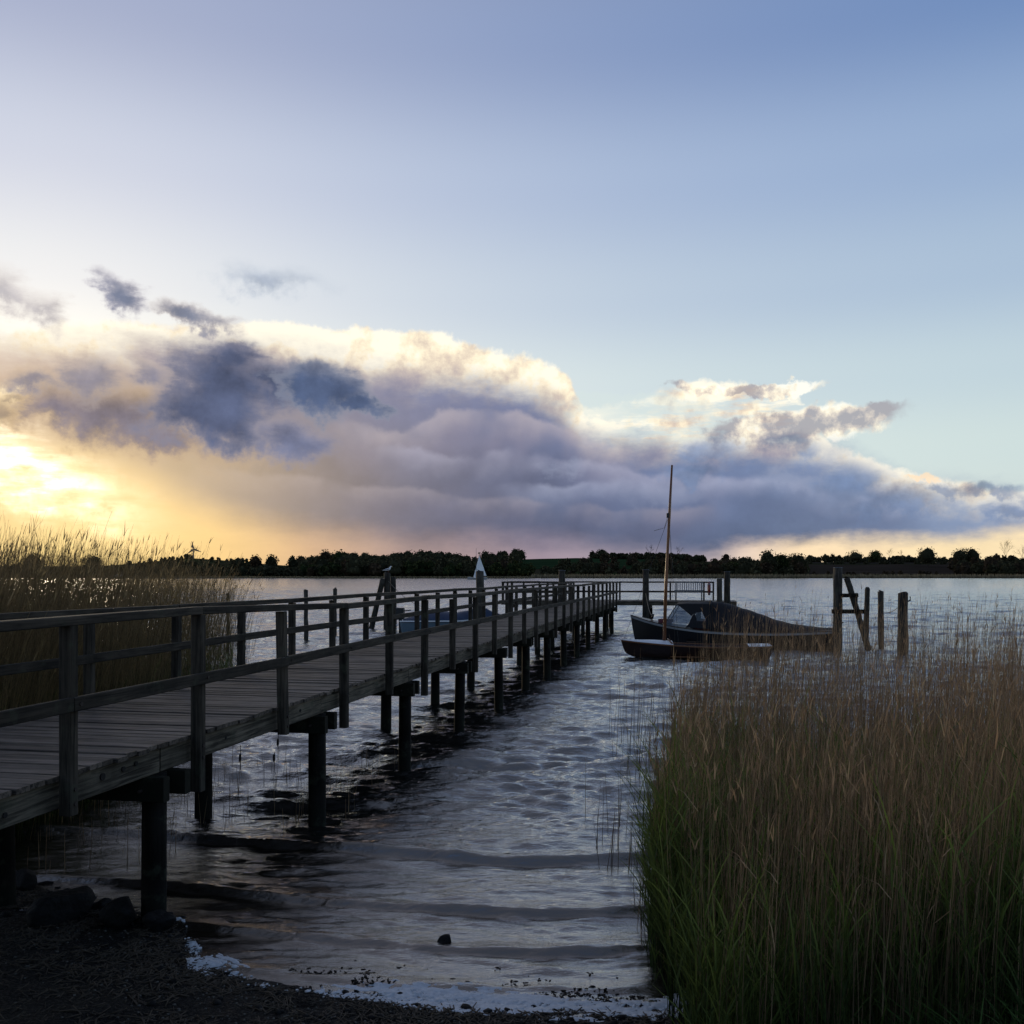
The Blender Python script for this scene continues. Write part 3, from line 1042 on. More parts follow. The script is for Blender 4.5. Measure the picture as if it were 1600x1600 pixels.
dk, md, br = M['leaf']['dark'], M['leaf']['mid'], M['leaf']['brown']
tree(52, 860, 19, 17, dk, 'round dark tree on the skyline at the far left edge of the photo', 21, .12)
tree(146, 860, 18, 15, dk, 'round dark tree above the left far shore, left of the wind turbine', 22, .12)
tree(372, 900, 15, 13, dk, 'small round tree just right of the turbine hill', 23, .1)
tree(400, 905, 18, 10, br, 'taller thin-crowned tree right of the turbine hill', 24, .15)
tree(424, 905, 18, 12, dk, 'tree with bushy top before the far wood begins', 25, .1)
tree(508, 880, 22, 13, br, 'brownish tree top at the left end of the far wood', 26, .15)
tree(530, 890, 22, 14, md, 'wide olive tree at the left end of the far wood', 27, .1)
tree(1462 - 403, 1250, 17, 13, br, 'bare tree on the ridge just right of the tall mast', 28, bare=True, name='bare_tree')
tree(1017, 1300, 18, 11, br, 'bare tree on the ridge just left of the tall mast', 29, bare=True, name='bare_tree')
tree(940, 1420, 12, 15, dk, 'lone round tree at the left end of the ridge above the green field', 30, .1)
tree(1162, 900, 15, 18, dk, 'broad dark tree left of the small green field', 31, .08)
tree(1200, 850, 19, 17, dk, 'large dark tree right of the small green field', 32, .06)
tree(1222, 860, 17, 14, md, 'olive tree close beside the large dark tree on the far shore', 33, .06)
tree(1248, 870, 17, 15, dk, 'round tree at the right end of the far shore tree row', 34, .06)
tree(1150, 860, 10, 12, md, 'low olive tree on the far shore near the small green field', 35, .06)
tree(1300, 1200, 14, 10, br, 'bare thin tree on the skyline above the brown field', 36, bare=True, name='bare_tree')
tree(1337, 1350, 13, 22, dk, 'broad dark tree on the skyline above the leaning pile', 37, .1)
tree(1368, 1350, 15, 17, md, 'round olive tree standing next to the broad skyline tree', 38, .1)
tree(1390, 1350, 17, 12, br, 'bare tree on the skyline above the mooring stakes', 39, bare=True, name='bare_tree')
tree(1408, 1350, 15, 12, br, 'second bare tree on the skyline, right of the first above the stakes', 40, bare=True, name='bare_tree')
tree(1449, 1150, 20, 20, dk, 'tall dark tree alone above the right reeds', 41, .1)
tree(1500, 1100, 19, 18, dk, 'dark spreading tree at the left end of the right far wood', 42, .1)
tree(1520, 1100, 20, 17, dk, 'taller dark tree inside the right far wood', 43, .1)
tree(1570, 1000, 25, 20, br, 'tall bare tree at the right edge of the photo', 44, bare=True, name='bare_tree')
tree(1598, 1000, 23, 18, br, 'bare tree cut by the right edge of the photo', 45, bare=True, name='bare_tree')

M['turbine'] = simple('turbine_grey', (.10, .10, .11), .5, .05, 2, 0)
# wind turbine on the hill
z, _ = terr_h(np.array([302.0]), np.array([1480.0]))
tb = empty('wind_turbine', P_at(302, 1480, float(z[0])), radians(20), 'white three-bladed wind turbine on the far left hill', 'wind turbine')
hubz = (Y0 - 858) / F * 1480 + H - float(z[0])
k = MB(); k.tube([(0, 0, -1), (0, 0, hubz)], [1.2, .8], 10); k.obj('tower', M['turbine'], tb)
k = MB(); k.bbox(-.9, .9, -.8, 2.6, hubz - .7, hubz + .8, .2); k.obj('nacelle', M['turbine'], tb)
k = MB(); k.tube([(0, -.8, hubz), (0, -1.6, hubz), (0, -2.1, hubz)], [.8, .7, .2], 8); k.obj('hub', M['turbine'], tb)
for i in range(3):
    a = radians(100 + 120 * i)
    k = MB()
    dx, dz = cos(a), sin(a)
    L_ = 12.5
    v = []
    for s_, cw in ((.6, .9), (2.2, 2.0), (7, 1.3), (L_, .4)):
        for sg, th in ((-1, 0), (1, 0)):
            cw *= 1.5 if sg < 0 else 1
            v.append((dx * s_ - dz * cw * sg * .5, -1.5 - .12, hubz + dz * s_ + dx * cw * sg * .5))
            v.append((dx * s_ - dz * cw * sg * .5, -1.5 + .12, hubz + dz * s_ + dx * cw * sg * .5))
    f = []
    for q in range(3):
        b = q * 4
        f += [(b, b + 4, b + 6, b + 2), (b + 1, b + 3, b + 7, b + 5), (b, b + 1, b + 5, b + 4), (b + 2, b + 6, b + 7, b + 3)]
    f += [(0, 2, 3, 1), (12, 13, 15, 14)]
    k.add(v, f); k.obj('blade', M['turbine'], tb)

# small white house in the left trees
z, _ = terr_h(np.array([187.0]), np.array([793.0]))
hs = empty('house', P_at(187, 793, .6), .3, 'tiny white house at the waterside under the left trees', 'house')
k = MB(); k.box(-3, 3, -2.2, 2.2, 0, 2.6); k.obj('wall', M['white'], hs)
M['roof'] = simple('roof_tiles', (.06, .04, .035), .8, .3, 3, .2)
k = MB(); k.add([(-3.3, -2.6, 2.61), (3.3, -2.6, 2.61), (3.3, 2.6, 2.61), (-3.3, 2.6, 2.61), (-3.3, 0, 4.4), (3.3, 0, 4.4)],
                [(0, 1, 5, 4), (2, 3, 4, 5), (0, 4, 3), (1, 2, 5), (0, 3, 2, 1)]); k.obj('roof', M['roof'], hs)
M['dark_glass'] = simple('window_dark', (.02, .025, .03), .15, .1, 3, 0)
for wxq in (-1.8, 0, 1.8):
    k = MB(); k.box(wxq - .4, wxq + .4, -2.26, -2.21, .9, 2.0); k.obj('window', M['dark_glass'], hs)

# ================================================================== the pier
SP = 1.728                                  # post spacing
PA = radians(90 - 11.18)
pier = empty('wooden_pier', (-3.11, 6.615, 0), PA, 'long weathered plank pier with railings leading out over the lake to a cross platform', 'pier')
DZ = 1.474                                  # deck top
PW = 2.05
X_END = 44.5
rp = random.Random(4)


def plank_mesh(L, w, th=.036):
    mb = MB()
    # laid along local x, ends cut slightly uneven
    e0, e1 = random.uniform(-.012, .012), random.uniform(-.012, .012)
    mb.bbox(-L / 2 + e0, L / 2 + e1, -w / 2, w / 2, -th, 0, .005, .003)
    me = bpy.data.meshes.new('plank')
    me.from_pydata(mb.v, [], mb.f)
    me.materials.append(M['plank'])
    return me


pm = [plank_mesh(PW + .02, w) for w in (.138, .142, .136, .145, .14, .132, .139, .143)]
pitch = .152
x = -5.4
far = MB()
cnt = 0
while x < X_END:
    dz = rp.gauss(0, .0035)
    if cnt < 297:
        o = bpy.data.objects.new('plank', pm[rp.randrange(len(pm))])
        COL.objects.link(o)
        o.parent = pier
        o.location = (x, PW / 2 + rp.uniform(-.012, .012), DZ + dz)
        o.rotation_euler = (rp.gauss(0, .010), 0, pi / 2 + rp.gauss(0, .0035) + (pi if rp.random() < .5 else 0))
    else:
        far.box(x - .07, x + .07, 0, PW, DZ - .036, DZ + dz)
    cnt += 1
    x += pitch
# the cross platform's planks run the other way
HX0, HX1, HYL, HYR = 44.5, 47.3, 6.24, -6.1
y = HYR
while y < HYL:
    dz = rp.gauss(0, .004)
    far.box(HX0 + .002, HX1, y + .006, y + .146, DZ - .036, DZ + dz)
    y += .152
o = far.obj('plank', M['plank'], pier)
o['kind'] = 'stuff'


def wob(k, s=0):
    return .014 * sin(k * 1.7 + s) + .010 * sin(k * .63 + 2 * s)


def rail_h(k, left):
    if left:
        return 1.0 + .02 * max(0, min(1, (4 - k) / 4)) + wob(k, 1.3) * .6
    return 1.035 + .065 * max(0, min(1, (3 - k) / 3)) + wob(k)


def post(xl, y0, y1, top, bottom, w=.10, mat='post'):
    mb = MB()
    c = .008
    z0, z1 = bottom, top
    x0, x1 = xl - w / 2, xl + w / 2
    prof = [(x0 + c, y0), (x1 - c, y0), (x1, y0 + c), (x1, y1 - c), (x1 - c, y1), (x0 + c, y1), (x0, y1 - c), (x0, y0 + c)]
    tx, ty = rp.gauss(0, .006), rp.gauss(0, .008)
    v = [(a, b, z0) for a, b in prof] + [(a + tx, b + ty, z1) for a, b in prof]
    f = [tuple(range(7, -1, -1)), tuple(range(8, 16))] + [(i, (i + 1) % 8, 8 + (i + 1) % 8, 8 + i) for i in range(8)]
    mb.add(v, f)
    return mb.obj('rail_post', M[mat], pier, loc=None)


def beam(name, xa, xb, ya, yb, za0, za1, th, mat, out_w=None, c=.007):
    """straight timber from (xa,ya,..) to (xb,yb,..); za0/za1 = top heights at the ends"""
    w, h = th
    mb = MB()
    d = Vector((xb - xa, yb - ya, za1 - za0))
    L = d.length
    mb.bbox(0, L, -w / 2, w / 2, -h, 0, c, .003)
    o = mb.obj(name, M[mat], pier)
    o.location = (xa, ya, za0)
    o.rotation_euler = (0, -math.asin((za1 - za0) / L), atan2(yb - ya, xb - xa))
    return o


NP_ = 26
for left in (0, 1):
    yo0, yo1 = (PW + .012, PW + .11) if left else (-.11, -.012)
    ks = list(range(-3, NP_))
    off_x = -.12 if left else 0
    for k in ks:
        xl = k * SP + off_x
        if xl > X_END - .05: continue
        bent = (not left) and k % 2 == 1
        post(xl, yo0, yo1, DZ + rail_h(k, left) - .069, DZ - (.50 if bent else .30) + rp.uniform(-.03, .03), .09 if k % 2 else .083)
        if k < 14:
            for zz in (-.1, -.2):
                mb = MB()
                yy = yo0 - .008 if not left else yo1 + .008
                mb.tube([(xl + .004, yy, DZ + zz), (xl + .004, yy + (.02 if not left else -.02), DZ + zz)], .016, 6)
                mb.obj('bolt', M['bolt'], pier)
            if not left:
                mb = MB()
                mb.tube([(xl + rp.uniform(-.01, .01), -.153, DZ + .49), (xl, -.164, DZ + .49)], .015, 6)
                mb.obj('bolt', M['bolt'], pier)
    # top rails: two bays each; mid rails: two bays each, joints staggered
    k = -3
    while k < NP_ - 1:
        k2 = min(k + 2, NP_ - 1)
        xa, xb = k * SP + off_x + .003, k2 * SP + off_x - .003
        xb = min(xb, X_END + .1)
        yc = (yo0 + yo1) / 2
        sag = rp.gauss(0, .004)
        beam('top_rail', xa, xb, yc, yc, DZ + rail_h(k, left) + sag, DZ + rail_h(k2, left) + sag * .5, (.105, .066), 'rail')
        k = k2
    k = -2
    while k < NP_ - 1:
        k2 = min(k + 2, NP_ - 1)
        xa, xb = k * SP + off_x - .06, k2 * SP + off_x - .066
        xb = min(xb, X_END)
        yc = (PW + .012 - .024) if left else (-.11 - .024)
        dj = .008 * sin(k * 2.1 + left)
        beam('mid_rail', xa, xb, yc, yc, DZ + .54 + dj, DZ + .54 + .008 * sin(k2 * 2.1 + left), (.042, .098), 'rail')
        k = k2

# edge beams under the planks, in bays between the bents
BX = [(.75 + 1.97 * j) * SP for j in range(-2, 13)]
xs = [-5.4] + [b for b in BX if b > -5] + [X_END]
for i in range(len(xs) - 1):
    for yc, w in ((.075, .085), (PW - .075, .085), (PW / 2, .10)):
        beam('edge_beam' if abs(yc - PW / 2) > .2 else 'middle_beam', xs[i] + .002, xs[i + 1] - .002, yc + rp.uniform(-.006, .006), yc + rp.uniform(-.006, .006),
             DZ - .038, DZ - .038, (w, .21), 'beam')
# knots and bolt holes on the nearest edge beam
for xk, zk, r_ in ((.52, -.125, .030), (.78, -.12, .022), (.95, -.11, .020), (2.4, -.15, .016), (4.1, -.13, .018), (-.5, -.16, .02)):
    mb = MB()
    mb.tube([(xk, .0275, DZ + zk), (xk, .06, DZ + zk)], [r_, r_ * .6], 10)
    mb.obj('knot', M['knot'], pier)

for b in BX:
    for s_ in (-.155, .155):
        beam('cap_beam', b + s_, b + s_, -.11 + rp.uniform(-.03, .03), PW + .18, DZ - .250, DZ - .250, (.09, .20), 'pile')
    for yp in (.085, 1.53):
        gz = -1.5
        mb = MB()
        lx, ly = rp.gauss(0, .02), rp.gauss(0, .02)
        r_ = rp.uniform(.098, .108)
        pts = [(b + lx * (1 - q), yp + ly * (1 - q), gz + (DZ - .250 - gz) * q) for q in (0, .3, .5, .6, .75, 1)]
        mb.tube(pts, [r_ * 1.06, r_ * 1.03, r_ * rp.uniform(.98, 1.02), r_ * rp.uniform(.96, 1.0), r_ * .97, r_ * .95], 14)
        mb.obj('pile', M['pile'], pier, True)
    mb = MB()
    mb.tube([(b - .235, -.06 + .14, DZ - .36), (b + .235, -.06 + .14, DZ - .36)], .014, 6)
    mb.obj('bolt', M['bolt'], pier)

# cross platform: beams, piles, railings
for xh in (HX0 + .08, (HX0 + HX1) / 2, HX1 - .08):
    beam('edge_beam', xh, xh, HYR + .01, HYL - .01, DZ - .038, DZ - .038, (.10, .19), 'beam')
for yh in (-5.7, -4.2, -1.6, .6, 2.4, 4.2, 5.9):
    beam('cap_beam', HX0 - .12, HX1 + .12, yh, yh, DZ - .232, DZ - .232, (.14, .20), 'pile')
    for xh in (HX0 + .25, HX1 - .3):
        mb = MB()
        mb.tube([(xh + rp.gauss(0, .03), yh + rp.gauss(0, .03), -1.6), (xh, yh, DZ - .432)], [.115, .10], 12)
        mb.obj('pile', M['pile'], pier, True)


def head_rail(pts, out):
    """posts and two rails along a line of the platform"""
    for i, (a, b) in enumerate(pts):
        mb = MB(); mb.box(a - .045, a + .045, b - .045, b + .045, DZ - .2, DZ + .93)
        mb.obj('rail_post', M['post'], pier)
    for i in range(len(pts) - 1):
        (a, b), (c, d) = pts[i], pts[i + 1]
        L = math.hypot(c - a, d - b); ux, uy = (c - a) / L, (d - b) / L
        g = .063 if i else -.05
        beam('top_rail', a + ux * .002 if i else a - ux * .05, c - ux * .002 if i < len(pts) - 2 else c + ux * .05,
             b + uy * .002 if i else b - uy * .05, d - uy * .002 if i < len(pts) - 2 else d + uy * .05, DZ + 1.01, DZ + 1.01 + rp.gauss(0, .006), (.12, .08), 'rail')
        beam('mid_rail', a + ux * .047, c - ux * .047, b + uy * .047, d - uy * .047, DZ + .50, DZ + .50, (.04, .10), 'rail')


head_rail([(HX1 - .06, yy) for yy in (6.15, 4.6, 3.1, 1.6, .1, -1.3, -2.65, -4.45, -4.95)], 1)
head_rail([(HX0 + .06, yy) for yy in (2.45, 3.7, 5.0, 6.15)], 1)
head_rail([(HX0 + .22, 6.15), (HX0 + 1.4, 6.15), (HX1 - .25, 6.15)], 1)


def to_world(xl, yl, z=0):
    c, s_ = cos(PA), sin(PA)
    return (-3.11 + xl * c - yl * s_, 6.615 + xl * s_ + yl * c, z)


# bench on the platform
bn = empty('bench', to_world(HX1 - .55, -3.65, DZ + .004), PA, 'slatted grey bench at the pier head against the railing', 'bench')
for yy in (-.68, .68):
    mb = MB(); mb.box(-.38, -.32, yy - .03, yy + .03, 0, .43); mb.obj('leg', M['iron'], bn)
    mb = MB(); mb.box(.14, .20, yy - .03, yy + .03, 0, .98); mb.obj('leg', M['iron'], bn)
for i in range(4):
    mb = MB(); mb.box(-.38 + i * .125, -.28 + i * .125, -.74, .74, .435, .465); mb.obj('seat_slat', M['grey_metal'], bn)
for zz in (.50, .94):
    mb = MB(); mb.box(.10, .138, -.76, .76, zz, zz + .04); mb.obj('backrest_rail', M['grey_metal'], bn)
for i in range(13):
    yy = -.70 + i * 1.40 / 12
    mb = MB(); mb.box(.105, .133, yy - .022, yy + .022, .542, .938); mb.obj('backrest_slat', M['grey_metal'], bn)

M['gull_grey'] = simple('gull_grey', (.22, .24, .27), .6, .1, 8, 0)
# life ring hanging on the end post
lr = empty('life_ring', to_world(HX1 - .14, -4.72, DZ + .62), -.12, 'red life ring hanging on the railing at the right end of the pier head', 'life ring')
mb = MB()
R_, r_ = .30, .065
v = []; f = []
for i in range(28):
    a = 2 * pi * i / 28
    for j in range(10):
        b = 2 * pi * j / 10
        v.append((cos(b) * r_, (R_ + r_ * sin(b)) * cos(a), (R_ + r_ * sin(b)) * sin(a)))
for i in range(28):
    for j in range(10):
        f.append((i * 10 + j, i * 10 + (j + 1) % 10, ((i + 1) % 28) * 10 + (j + 1) % 10, ((i + 1) % 28) * 10 + j))
mb.add(v, f); mb.obj('ring', M['red'], lr, True)
for i in range(4):
    a = pi / 4 + i * pi / 2
    mb = MB(); mb.tube([(0, (R_) * cos(a - .12), R_ * sin(a - .12)), (0, R_ * cos(a + .12), R_ * sin(a + .12))], .071, 10)
    mb.obj('band', M['gull_grey'], lr, True)


# ================================================================== mooring piles, stakes, dolphins
def timber(mb, p0, p1, r0, r1, n=12, lump=.05, seed=0, segs=9):
    rr = random.Random(seed)
    p0, p1 = Vector(p0), Vector(p1)
    pts, rad = [], []
    for i in range(segs + 1):
        t = i / segs
        q = p0.lerp(p1, t) + Vector((rr.gauss(0, .006), rr.gauss(0, .006), 0))
        pts.append(q); rad.append((r0 + (r1 - r0) * t) * (1 + rr.uniform(-lump, lump)))
    pts.append(p1 + (p1 - p0).normalized() * .015); rad.append(rad[-1] * .84)
    mb.tube(pts, rad, n)


def at_px(px, Y, z=0.0):
    return ((px - 800) / F * Y, Y, z)


def mooring(px, Y, top_y, wpx, label, name='mooring_pile', lean=0.0, seed=1, cat='mooring pile', group='mooring piles around the pier'):
    r = wpx / F * Y / 2
    h = H + (Y0 - top_y) / F * Y
    t = empty(name, at_px(px, Y), rp.uniform(0, 3), label, cat, group)
    mb = MB()
    timber(mb, (0, 0, -1.5), (0, 0, h), r * 1.08, r * .95, seed=seed)
    mb.obj('pile', M['dolphin'], t, True)
    mb = MB()
    mb.tube([(0, 0, h + .016), (0, 0, h + .030)], [r * 1.04, r * .98], 12)
    mb.obj('cap', M['grey_metal'], t)
    t.rotation_euler = (0, lean, 0)
    return t


mooring(750, 40.0, 893, 12.5, 'thick mooring pile left of the pier, in front of the white sail', seed=3)
mooring(878, 50.2, 892, 10.5, 'thick mooring pile at the left arm of the pier head', seed=4)
mooring(1009, 49.25, 891, 10.5, 'thick mooring pile at the pier head, left of the small boat\'s mast', seed=5)
mooring(1136, 48.45, 894, 10.0, 'thick mooring pile behind the canvas cover, taller of the two', seed=6)
mooring(1124, 48.1, 905, 9.0, 'shorter mooring pile beside the taller one behind the canvas cover', seed=7)


def stake(px, Y, top_y, wpx, label, seed, lean=0.0, branch=False):
    t = empty('mooring_stake', at_px(px, Y), 0, label, 'stake', 'thin stakes standing in the lake')
    r = wpx / F * Y / 2
    h = H + (Y0 - top_y) / F * Y
    mb = MB(); timber(mb, (0, 0, -1.5), (lean, 0, h), r * 1.05, r * .95, seed=seed, lump=.07)
    mb.obj('stake_pole', M['dolphin'], t, True)
    if branch:
        mb = MB(); mb.tube([(r * .8, -.02, h - .32), (r * 1.5, -.03, h - .25), (r * 1.45, -.03, h - .12)], .03, 6)
        mb.obj('hook', M['iron'], t)
    return t


stake(478, 42.5, 922, 7, 'left one of two thin stakes in the water beyond the left railing', 11)
stake(523, 46.0, 920, 6.5, 'right one of two thin stakes in the water beyond the left railing', 12)
stake(356, 36.0, 928, 5, 'short knob-topped stake behind the left railing next to the reeds', 13)
stake(1351, 41.8, 920, 8.5, 'dark thin stake nearest to the braced pile, behind the right reeds', 14, .12)
stake(1377, 38.0, 924, 9, 'middle stake of three behind the right reeds', 15, -.02)
stake(1410, 35.5, 927, 16, 'thickest stake at the right end of the row, with an iron hook', 16, .02, True)

# braced dolphins
dl = empty('braced_mooring_pile', at_px(1308, 37.2), 0, 'tall braced mooring pile with slanting strut at the boat\'s stern', 'mooring pile')
mb = MB(); timber(mb, (0, 0, -1.5), (.03, 0, 3.10), .19, .165, seed=21); mb.obj('pile', M['dolphin'], dl, True)
mb = MB(); mb.tube([(.03, 0, 3.117), (.03, 0, 3.132)], [.178, .17], 12); mb.obj('cap', M['grey_metal'], dl)
mb = MB(); timber(mb, (1.35, -.1, -.6), (.34, -.1, 2.72), .12, .115, seed=22, n=8); mb.obj('strut', M['dolphin'], dl, True)
mb = MB(); mb.box(.10, .72, -.30, -.18, 1.98, 2.12, .01); mb.obj('cross_piece', M['pile'], dl)
mb = MB(); mb.box(-.30, .95, -.32, -.20, 1.36, 1.52, .01); mb.obj('cross_piece', M['pile'], dl)
mb = MB(); mb.box(.62, .74, -.17, -.03, 1.7, 2.14, .01); mb.obj('block', M['pile'], dl)
mb = MB(); mb.tube([(.03, 0, .98), (.03, 0, 1.02)], .21, 14); mb.obj('hoop', M['bolt'], dl, True)

dl = empty('braced_mooring_pile', at_px(607, 52.0), 0, 'dark twin mooring pile with slanting strut left of the pier, a gull on top', 'mooring pile')
mb = MB(); timber(mb, (-.10, 0, -1.5), (-.06, 0, 2.93), .20, .17, seed=31); mb.obj('pile', M['dolphin'], dl, True)
mb = MB(); timber(mb, (.30, .1, -1.5), (.24, .1, 2.72), .17, .15, seed=32); mb.obj('pile', M['dolphin'], dl, True)
mb = MB(); timber(mb, (-1.02, -.2, -.6), (-.28, -.2, 2.62), .15, .14, seed=33, n=8); mb.obj('strut', M['dolphin'], dl, True)
mb = MB(); mb.box(-.9, .35, -.42, -.30, 1.25, 1.42, .01); mb.obj('cross_piece', M['pile'], dl)

# gull
gl = empty('gull', at_px(606, 51.97, 2.948), .5, 'small pale gull standing on the dark twin mooring pile', 'bird')
mb = MB()
mb.tube([(-.30, 0, .13), (-.22, 0, .145), (-.12, 0, .165), (0, 0, .185), (.08, 0, .21), (.12, 0, .26), (.14, 0, .31), (.165, 0, .345), (.20, 0, .345), (.225, 0, .34)],
        [.008, .03, .055, .068, .062, .045, .034, .036, .028, .008], 10)
mb.obj('body', M['white'], gl, True)
for s_ in (-1, 1):
    mb = MB(); mb.tube([(.09, s_ * .045, .225), (0, s_ * .062, .205), (-.15, s_ * .05, .175), (-.34, s_ * .012, .14)], [.012, .034, .028, .004], 7)
    mb.obj('wing', M['gull_grey'], gl, True)
    mb = MB(); mb.tube([(.01, s_ * .03, .13), (.02, s_ * .03, 0), (.06, s_ * .03, .004)], [.008, .006, .005], 5); mb.obj('leg', M['red'], gl)
mb = MB(); mb.tube([(.222, 0, .342), (.25, 0, .338), (.272, 0, .326)], [.010, .008, .003], 6)
M['beak'] = simple('beak_yellow', (.5, .3, .04), .5, .1, 8, 0)
mb.obj('beak', M['beak'], gl)


def line(name, a, b, sag, r, label, cat='rope', mat='rope', n=14):
    mb = MB()
    a, b = Vector(a), Vector(b)
    pts = [a.lerp(b, i / n) - Vector((0, 0, sag * 4 * (i / n) * (1 - i / n))) for i in range(n + 1)]
    mb.tube(pts, r, 5)
    o = mb.obj(name, M[mat], None, True)
    tag(o, label, cat)
    return o


# ================================================================== boats
def hull_mesh(L, B, sheer, keel, mat, parent, name='hull', bow_rake=.35, n=26, fine=.75, transom=.72, flare=.25):
    """sheer(t), keel(t): heights; t = 0 at the bow"""
    secs = []
    for i in range(n + 1):
        t = i / n
        half = B / 2 * min(1, (sin(min(t / .62, 1) * pi / 2)) ** fine) * (1 - (1 - transom) * max(0, (t - .6) / .4) ** 1.6)
        half = max(half, .012)
        zs, zk = sheer(t), keel(t)
        row = []
        for j in range(9):
            q = j / 8
            y = half * (q ** (.45 + .35 * (1 - t))) * (1 - flare * (1 - t) * (1 - q) * q * 2)
            z = zk + (zs - zk) * (q ** 1.9)
            xx_ = t * L + bow_rake * (1 - q) * max(0, 1 - t * 4) + (-.10 * (1 - q) if i == n else 0)
            row.append((xx_, y, z))
        secs.append(row)
    v, f = [], []
    for row in secs:
        v += [(a, -b, c) for a, b, c in row[::-1]] + [(a, b, c) for a, b, c in row[1:]]
    w = 17
    for i in range(n):
        for j in range(w - 1):
            f.append((i * w + j, i * w + j + 1, (i + 1) * w + j + 1, (i + 1) * w + j))
    f.append(tuple(n * w + j for j in range(w)))
    o = mesh_obj(name, v, f, mat, parent, True)
    return secs


def strip_along(secs, i0, i1, zoff0, zoff1, out0, out1, mat, parent, name, th=.02):
    """moulding along both gunwales"""
    for s_ in (-1, 1):
        v, f = [], []
        for i in range(i0, i1 + 1):
            x_, y_, z_ = secs[i][-1]
            v += [(x_, s_ * (y_ + out0), z_ + zoff0), (x_, s_ * (y_ + out1), z_ + zoff0), (x_, s_ * (y_ + out1), z_ + zoff1), (x_, s_ * (y_ + out0), z_ + zoff1)]
        m_ = i1 - i0
        for i in range(m_):
            for j in range(4):
                f.append((i * 4 + j, i * 4 + (j + 1) % 4, (i + 1) * 4 + (j + 1) % 4, (i + 1) * 4 + j))
        f += [(3, 2, 1, 0), tuple(m_ * 4 + j for j in range(4))]
        mesh_obj(name, v, f, mat, parent)


def deck_sheet(secs, i0, i1, camber, zoff, mat, parent, name='deck', inset=.0):
    v, f = [], []
    for i in range(i0, i1 + 1):
        x_, y_, z_ = secs[i][-1]
        y_ = max(y_ - inset, .004)
        for j in range(7):
            q = -1 + j / 3
            v.append((x_, y_ * q, z_ + zoff + camber * (1 - q * q) * min(1, y_ * 2)))
    for i in range(i1 - i0):
        for j in range(6):
            f.append((i * 7 + j, i * 7 + j + 1, (i + 1) * 7 + j + 1, (i + 1) * 7 + j))
    return mesh_obj(name, v, f, mat, parent, True)


def interp(pts):
    a = np.array(pts)
    def fn(t):
        # smooth through the points
        return float(np.mean([np.interp(t + d_, a[:, 0], a[:, 1]) for d_ in (-.03, -.015, 0, .015, .03)]))
    return fn


M['navy'] = simple('dark_blue_hull_paint', (.006, .006, .008), .4, .2, 3, .05)
M['canvas'] = simple('dark_canvas', (.007, .007, .010), .85, .25, 5, .6, .02)
M['gunwale'] = simple('grey_gunwale', (.27, .28, .29), .4, .1, 6, .1)
M['mahogany'] = simple('mahogany_hull', (.026, .011, .008), .35, .3, 4, .1, scale=(.4, 3, 3))
M['varnish'] = simple('varnished_spar', (.17, .062, .020), .35, .2, 8, .1)
M['cushion'] = simple('red_cushion', (.16, .04, .05), .8, .2, 8, .2)
M['light_blue'] = simple('light_blue_paint', (.12, .18, .23), .35, .1, 4, .05)
M['blue_tarp'] = simple('blue_tarpaulin', (.022, .040, .085), .6, .3, 4, .8, .03)
m, n_, bs, out = new_mat('boat_window')
bs.inputs['Base Color'].default_value = (.25, .29, .33, 1)
bs.inputs['Roughness'].default_value = .08
tr = n_.t.nodes.new('ShaderNodeBsdfTransparent'); tr.inputs[0].default_value = (.62, .66, .72, 1)
mx = n_.t.nodes.new('ShaderNodeMixShader'); mx.inputs[0].default_value = .7
n_.link(bs.outputs[0], mx.inputs[1]); n_.link(tr.outputs[0], mx.inputs[2]); n_.link(mx.outputs[0], out.inputs[0])
M['glass'] = m

# --- big dark boat
bb = empty('motor_boat', (5.02, 40.6, 0), radians(-15.5), 'large dark boat with grey gunwale, canvas cover and clear windscreen, moored at the pier', 'boat')
L1 = 8.25
sh1 = interp([(-.1, 1.22), (0, 1.16), (.05, 1.02), (.12, .88), (.22, .73), (.36, .60), (.5, .55), (.7, .54), (.85, .58), (1, .66), (1.1, .68)])
kl1 = interp([(-.1, .1), (0, -.1), (.05, -.3), (.15, -.45), (.5, -.5), (1, -.3), (1.1, -.3)])
secs = hull_mesh(L1, 2.5, sh1, kl1, M['navy'], bb, bow_rake=.3)
strip_along(secs, 0, 26, -.10, -.012, .006, .035, M['gunwale'], bb, 'gunwale')
strip_along(secs, 0, 26, -.012, .022, -.10, .05, M['mahogany'], bb, 'cap_rail')
deck_sheet(secs, 0, 8, .07, -.004, M['mahogany'], bb, 'foredeck', .02)
# cockpit sole and seats
mb = MB(); mb.box(2.4, 7.9, -.8, .8, .10, .14); mb.obj('floor', M['mahogany'], bb)
for s_ in (-.78, .50):
    mb = MB(); mb.box(2.7, 4.2, s_, s_ + .28, .42, .92, .01); mb.obj('seat_cushion', M['cushion'], bb)
mb = MB(); mb.tube([(.9, 0, 1.0), (.95, 0, 1.2)], .05, 8); mb.obj('bitt', M['iron'], bb, True)
